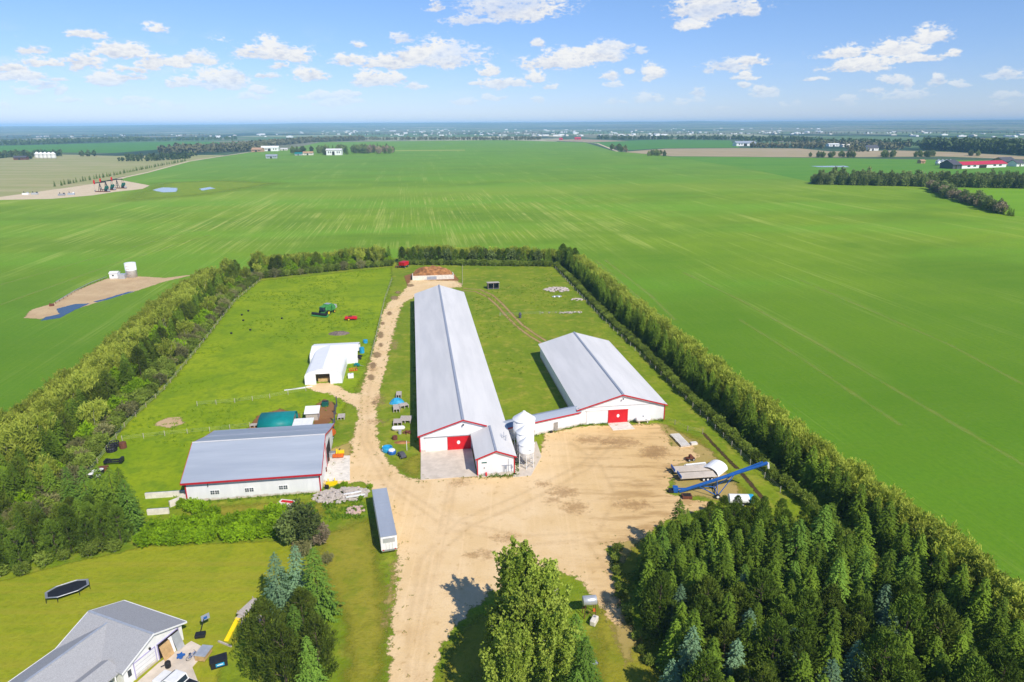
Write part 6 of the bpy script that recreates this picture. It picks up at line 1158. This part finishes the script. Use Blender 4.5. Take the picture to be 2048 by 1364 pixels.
# ------------------------------------------------------------------ far trees
TN.update(young='young_tree'); TC.update(young='young tree'); PROTO['young'] = PROTO['spruce']
def scatter(key, poly, n, s, label, group, zs=1.0):
    A = np.array(poly); x0, y0 = A.min(0); x1, y1 = A.max(0); k = 0; t = 0
    while k < n and t < 5000:
        t += 1; x, y = TR.uniform(x0, x1), TR.uniform(y0, y1)
        if sdf(np.array([x]), np.array([y]), poly)[0] > 0: tree(key if isinstance(key, str) else TR.choice(key), x, y, TR.uniform(*s), label, group, zs); k += 1
for o_ in (1, 8, 15, 23):
    for p in along(gpl((1636, 369), (1850, 373.5), (2048, 377), (2110, 378)), o_, 6.2, 1.6): tree('grove', *p, TR.uniform(1.2, 1.9), 'broadleaf tree in the woodlot before the red roofed barn', 'trees of the woodlot before the red roofed barn', TR.uniform(.85, 1.15))
for p in along(gpl((1862, 378), (1890, 392), (1930, 405), (1975, 418), (2005, 428)), 0, 2.6, 1.6): tree(TR.choice(['brown', 'brown', 'brown', 'grove']), *p, TR.uniform(1.0, 1.5), 'brownish tree in the hedgerow running towards the right edge', 'trees of the brown hedgerow')
for p in along(gpl((1990, 425), (2025, 433)), 0, 3.0, .8): tree('spruce', *p, TR.uniform(.6, .9), 'dark spruce at the near end of the brown hedgerow', 'spruces ending the brown hedgerow')
for p in along(gpl((112, 373), (180, 360), (239, 349), (300, 336), (372, 322)), 0, 8.5, .8): tree('young', *p, TR.uniform(.5, .75), 'young tree in the thin row along the far lane', 'young trees along the far lane')
scatter(['grove', 'decid', 'grove', 'spruce'], gpl((582, 311), (660, 310), (740, 309), (786, 307), (786, 302), (700, 302), (590, 305)), 60, (1.7, 2.4), 'tree in the grove around the white farm buildings', 'trees of the far left grove')
scatter('brown', gpl((735, 309), (786, 307), (786, 303), (738, 304)), 12, (2.4, 3.0), 'brownish tree at the right end of the far left grove', 'brown trees of the far left grove')
scatter(['decid', 'brown'], gpl((1222, 305), (1253, 306), (1250, 300), (1224, 299)), 9, (1.5, 2.1), 'tree in the small clump left of the tan strip', 'trees of the clump left of the tan strip')
scatter('grove', gpl((1291, 312.5), (1337, 313), (1336, 309), (1292, 309)), 11, (1.0, 1.5), 'dark tree in the clump at the left end of the tan strip', 'trees of the clump at the tan strip')
scatter('grove', gpl((1618, 315), (1720, 316), (1720, 312), (1620, 312)), 22, (1.0, 1.5), 'bush in the row at the right end of the tan strip', 'bushes of the row at the tan strip')
scatter('grove', gpl((1755, 315), (1796, 316), (1796, 311), (1755, 311)), 10, (1.2, 1.7), 'bush in the dense clump before the dark roofed house', 'bushes before the dark roofed house')
scatter('grove', gpl((1825, 314), (1875, 315), (1875, 311), (1825, 311)), 10, (1.1, 1.5), 'bush in the clump behind the grain bins', 'bushes behind the grain bins')
scatter('grove', gpl((1936, 313), (1962, 313), (1962, 310), (1936, 310)), 5, (1.1, 1.5), 'bush in the small clump behind the red roof', 'bushes behind the red roof')
def woods(name, label, lines, mat, h=13, step=7, rows=3, gap=9, per=26, seed=5):
    r = np.random.default_rng(seed); C, A, S, Ls, Ws = [], [], [], [], []
    for ln in lines:
        P = [np.array(p) for p in gpl(*ln)]
        for a, b in zip(P[:-1], P[1:]):
            L_ = np.linalg.norm(b - a); n = max(1, int(L_ / step)); d = (b - a) / L_; nn = np.array([-d[1], d[0]])
            for q in range(rows):
                for k in range(n):
                    c = a + d * (k + r.random()) * step + nn * (q * gap + r.normal() * 2); hh = h * r.uniform(.6, 1.15); z0 = float(terr(c[0], c[1]))
                    u = rdir(per, r) * (r.uniform(.3, 1, per)[:, None] ** .5); ctr = np.stack([c[0] + u[:, 0] * hh * .3, c[1] + u[:, 1] * hh * .3, z0 + hh * (.52 + .46 * u[:, 2])], 1)
                    C.append(ctr); ax = rdir(per, r); A.append(ax); S.append(cross_side(ax, r)); Ls.append(np.full(per, hh * .34)); Ws.append(np.full(per, hh * .26))
    V, Fq = quads(np.concatenate(C), np.concatenate(A), np.concatenate(S), np.concatenate(Ls), np.concatenate(Ws))
    o = link(bpy.data.objects.new(name, npmesh(name, V, Fq, mat))); tag(o, label, 'woodland', kind='stuff')
FW = leafmat('far_woods', (.05, .09, .03), (.105, .15, .05), .15, .3, .02); FWB = leafmat('far_brown_woods', (.11, .12, .06), (.21, .20, .11), .15, .3, .02)
woods('far_woods', 'dark wood line across the far end of the crop field', [[(735, 280), (900, 280), (1000, 280.5), (1085, 280)]], FWB, 15, 14, 3, 14)
woods('far_woods', 'long wood line from the far farm up to the crop horizon', [[(330, 309), (420, 305), (500, 303), (545, 298)], [(350, 304), (480, 299), (560, 291), (620, 285), (735, 280.5)]], FWB, 20, 9, 3, 12, seed=6)
woods('far_woods', 'dark wood line along the left horizon', [[(-80, 293), (60, 290), (180, 285), (350, 281.5), (480, 280)], [(-80, 289), (100, 285), (300, 279)]], FW, 17, 15, 3, 16, 22, 7)
woods('far_woods', 'dark planted rows left of the far lane', [[(238, 323), (300, 322.5), (385, 317)], [(255, 318), (330, 316), (395, 312)]], FW, 11, 7, 2, 8, 20, 8)
woods('far_woods', 'dark wood line right of the distant bare field', [[(1190, 279), (1350, 279.5), (1500, 280), (1620, 282)], [(1480, 284), (1560, 284), (1650, 287), (1850, 293)]], FW, 18, 14, 3, 16, 22, 9)
woods('far_woods', 'mixed wood around the far white farm on the right', [[(1500, 295.5), (1580, 296.5), (1650, 298)], [(1690, 297), (1760, 299), (1800, 300.5)], [(1590, 291), (1700, 292), (1820, 295)], [(1690, 303), (1740, 304)]], FWB, 15, 8, 2, 12, 22, 10)
woods('far_woods', 'dark conifer wood along the right horizon', [[(1840, 299), (1900, 302), (1980, 307), (2060, 311), (2200, 318)], [(1840, 295), (1960, 299), (2150, 306)]], FW, 26, 8, 4, 9, 26, 11)
woods('far_woods', 'trees around the white tanks on the left', [[(30, 319), (70, 318.5)], [(158, 313), (195, 312.5)], [(0, 317), (60, 312), (120, 313)]], FW, 14, 8, 2, 9, 24, 12)
# ------------------------------------------------------------------ far buildings
def far_house(name, label, cat, px, py, w, l, h, rz, wall, roof, pitch=.35, extra=None):
    b = thing(name, label, cat, gp(px, py) + (.1,), rz); r = h + w / 2 * pitch
    MB().extx([(0, 0), (w, 0), (w, h), (w / 2, r), (0, h)], -l / 2, l / 2).build('wall', wall, b); o = w * .05 + .2
    MB().extx([(-o, h - o * pitch), (w / 2, r + .05), (w + o, h - o * pitch), (w + o, h - o * pitch + .5), (w / 2, r + .6), (-o, h - o * pitch + .5)], -l / 2 - o, l / 2 + o).build('roof', roof, b)
    MB().bx(-l * .12, l * .05, -.12, -.02, .1, h * .75).build('door', M['dark'], b); m = MB()
    for k in (-.38, -.25, .2, .33): m = MB().bx(l * k, l * k + l * .06, -.1, -.02, h * .4, h * .75); m.build('window', M['glass'], b)
    return b
b = far_house('red_roof_barn', 'long white barn with a red roof beyond the woodlot', 'barn', 1968, 336, 17, 96, 5.5, math.atan2(*(Vector(gp(2015, 333.5)) - Vector(gp(1923, 337))).yx), M['whiteb'], M['redroof'], .42)
far_house('dark_barn', 'dark gabled barn end left of the red roof', 'barn', 1912, 338, 22, 14, 6.5, .3, M['slate'], M['slate'], .5)
far_house('grey_roof_house', 'white house with a dark roof beside the long red roofed barn', 'house', 2040, 333, 14, 18, 5, .4, M['whiteb'], M['slate'], .6)
far_house('dark_shed', 'dark roofed shed behind the right end of the red barn', 'shed', 2020, 329, 22, 30, 5, .4, M['tanw'], M['slate'], .5)
for i, px in enumerate((1875, 1883, 1891, 1899)):
    b = thing('grain_bin', ['leftmost grey grain bin beside the dark barn', 'second grey grain bin from the left beside the dark barn', 'third grey grain bin from the left beside the dark barn', 'rightmost grey grain bin beside the dark barn'][i], 'grain bin', gp(px, 331) + (.1,), 0, 'grey grain bins by the red roofed barn'); MB().lathe([(3.6, 0), (3.6, 3), (3.66, 3.1), (3.6, 3.2), (3.6, 7.2)], 20).build('wall', M['galv'], b, True); MB().lathe([(3.8, 7.2), (.5, 9.2), (.5, 9.6)], 20).build('roof', M['galv'], b)
far_house('small_orange_shed', 'small tan shed left of the grain bins', 'shed', 1846, 327, 8, 9, 4, .3, M['tanw'], M['tanw'], .4)
far_house('long_white_barn', 'long white barn with bluish end at the edge of the far wood', 'barn', 1492, 292, 26, 62, 9, .15, M['whiteb'], M['roofb'], .35)
far_house('white_house', 'white low house left of the two in the far wood clearing', 'house', 1668, 293, 14, 34, 6, .2, M['whiteb'], M['whiteb'], .3)
far_house('pale_house', 'pale low house right of the white one in the far wood clearing', 'house', 1696, 294, 14, 34, 5, .2, M['concw'], M['concw'], .3)
far_house('dark_roof_house', 'white house with dark gabled roofs behind the bushes', 'house', 1746, 301.5, 16, 32, 7, .3, M['whiteb'], M['slate'], .7); far_house('dark_roof_house', 'smaller dark roofed wing left of the dark roofed white house', 'house', 1732, 301, 14, 20, 5, .3, M['slate'], M['slate'], .7)
far_house('far_white_barn', 'white barn in front of the far left grove', 'barn', 668, 310.5, 18, 34, 11, .05, M['whiteb'], M['roof'], .3)
far_house('orange_roof_house', 'tan sided house at the end of the far lane', 'house', 513, 304, 16, 28, 6, -.2, M['tanw'], M['tanw'], .5); far_house('white_farmhouse', 'white farmhouse right of the tan one at the lane end', 'house', 540, 302.5, 15, 44, 9, .1, M['whiteb'], M['whiteb'], .5)
far_house('grey_shed', 'grey shed standing alone in the crop before the far farm', 'shed', 543, 317, 12, 22, 5, .15, M['galv'], M['ridge'], .4); far_house('pale_shed', 'small pale shed right of the white farmhouse', 'shed', 568, 301, 8, 18, 4, .1, M['concw'], M['roof'], .4)
far_house('low_house', 'low brownish roofed house under the far left grove', 'house', 616, 310.5, 12, 22, 5, .1, M['concw'], M['tanw'], .4); far_house('low_shed', 'low pale shed next to the brownish roofed house in the grove', 'shed', 597, 311, 10, 16, 4, .1, M['galv'], M['teal'], .4)
far_house('red_barn', 'small dark red barn at the far end of the bare field', 'barn', 1156, 279.5, 16, 26, 6, .1, M['redroof'], M['redroof'], .5); far_house('red_shed', 'tiny red shed left of the dark red barn', 'shed', 1122, 280, 10, 14, 5, .1, M['redroof'], M['redroof'], .5)
far_house('dark_red_barn', 'dark red barn left of the white tanks', 'barn', 40, 320, 12, 24, 5, .1, M['rust'], M['slate'], .4)
for i, (px, py) in enumerate(((76, 316.5), (84, 317), (92, 317), (100, 317), (108, 317))):
    b = thing('white_silo', ['leftmost white silo of the row of five', 'second white silo from the left of five', 'middle white silo of the row of five', 'fourth white silo from the left of five', 'rightmost white silo of the row of five'][i], 'silo', gp(px, py) + (.1,), 0, 'white silos on the left'); MB().lathe([(5, 0), (5.2, 3), (5.2, 9), (5.3, 9.1), (5.2, 9.2)], 20).build('wall', M['whiteb'], b, True); MB().lathe([(5.4, 9.2), (2.5, 12.2), (.6, 13.2)], 20).build('roof', M['whiteb'], b)
# town in the hazy distance
TB = []
for k in range(4):
    m = MB(); rr = random.Random(k); m.bx(-20, 20, -12, 12, -6, 9 + k); m.bx(-20.4, 20.4, -12.4, 12.4, 9 + k, 9.6 + k)
    if k % 2: m.bx(-8, 6, -8, 6, 9 + k, 13 + k)
    else: m.extx([(-12.6, 9.5 + k), (12.6, 9.5 + k), (0, 13.5 + k)], -20.6, 20.6)
    TB.append(m.mesh('town_building', M['whiteb'] if k < 3 else M['concw']))
def town(x0, x1, y0, y1, n, s, label, group):
    for _ in range(n):
        px, py = TR.uniform(x0, x1), TR.uniform(y0, y1); x, y = gp(px, py); z = float(terr(x, y)); k = 1.0
        o = bpy.data.objects.new('town_building', TR.choice(TB)); o.location = (x, y, z); o.rotation_euler = (0, 0, TR.choice([0, PI / 2]) + TR.gauss(0.14, .15)); q = TR.uniform(*s); o.scale = (q * TR.uniform(.8, 1.6), q, q * TR.uniform(.6, .9)); COL.objects.link(o); tag(o, label, 'town building', group)
town(690, 1010, 261, 272, 75, (.32, .8), 'pale town building in the haze above the middle of the crop', 'town buildings in the middle distance')
town(1010, 1330, 261, 272.5, 70, (.32, .8), 'pale town building in the haze above the distant bare field', 'town buildings above the bare field')
town(1330, 1640, 259, 269, 55, (.32, .8), 'pale town building in the haze above the far right wood', 'town buildings above the right wood')
town(600, 700, 263, 270, 14, (.32, .8), 'pale town building in the haze above the far left grove', 'town buildings above the left grove')
town(380, 580, 268, 276, 12, (.32, .8), 'pale building in the haze left of the town', 'scattered buildings left of the town'); town(1640, 2048, 264, 275, 22, (.32, .8), 'pale building in the haze at the right horizon', 'scattered buildings at the right horizon'); town(0, 360, 268, 274, 10, (.32, .8), 'pale building in the haze at the left horizon', 'scattered buildings at the left horizon')
FW2 = FW
woods('town_trees', 'hazy tree cover between the distant town buildings', [[(560, 271), (900, 270.5), (1300, 270), (1600, 268), (2048, 267)], [(-100, 276), (200, 273), (450, 272)], [(700, 267), (1000, 266.5), (1400, 264.5)]], FWB, 14, 40, 2, 40, 16, 14)
# ------------------------------------------------------------------ air
t = NT('air'); v = t.new('ShaderNodeVolumePrincipled'); v.inputs['Color'].default_value = (.36, .64, 1.0, 1); v.inputs['Density'].default_value = HAZE_D; v.inputs['Anisotropy'].default_value = -.3
t.l.new(v.outputs[0], t.out.inputs['Volume'])
hz = MB().bx(-25800, 25800, -25800, 25800, -18, 137).build('haze', t.m); tag(hz, 'thin bluish air that fades the far land', 'haze', kind='stuff')
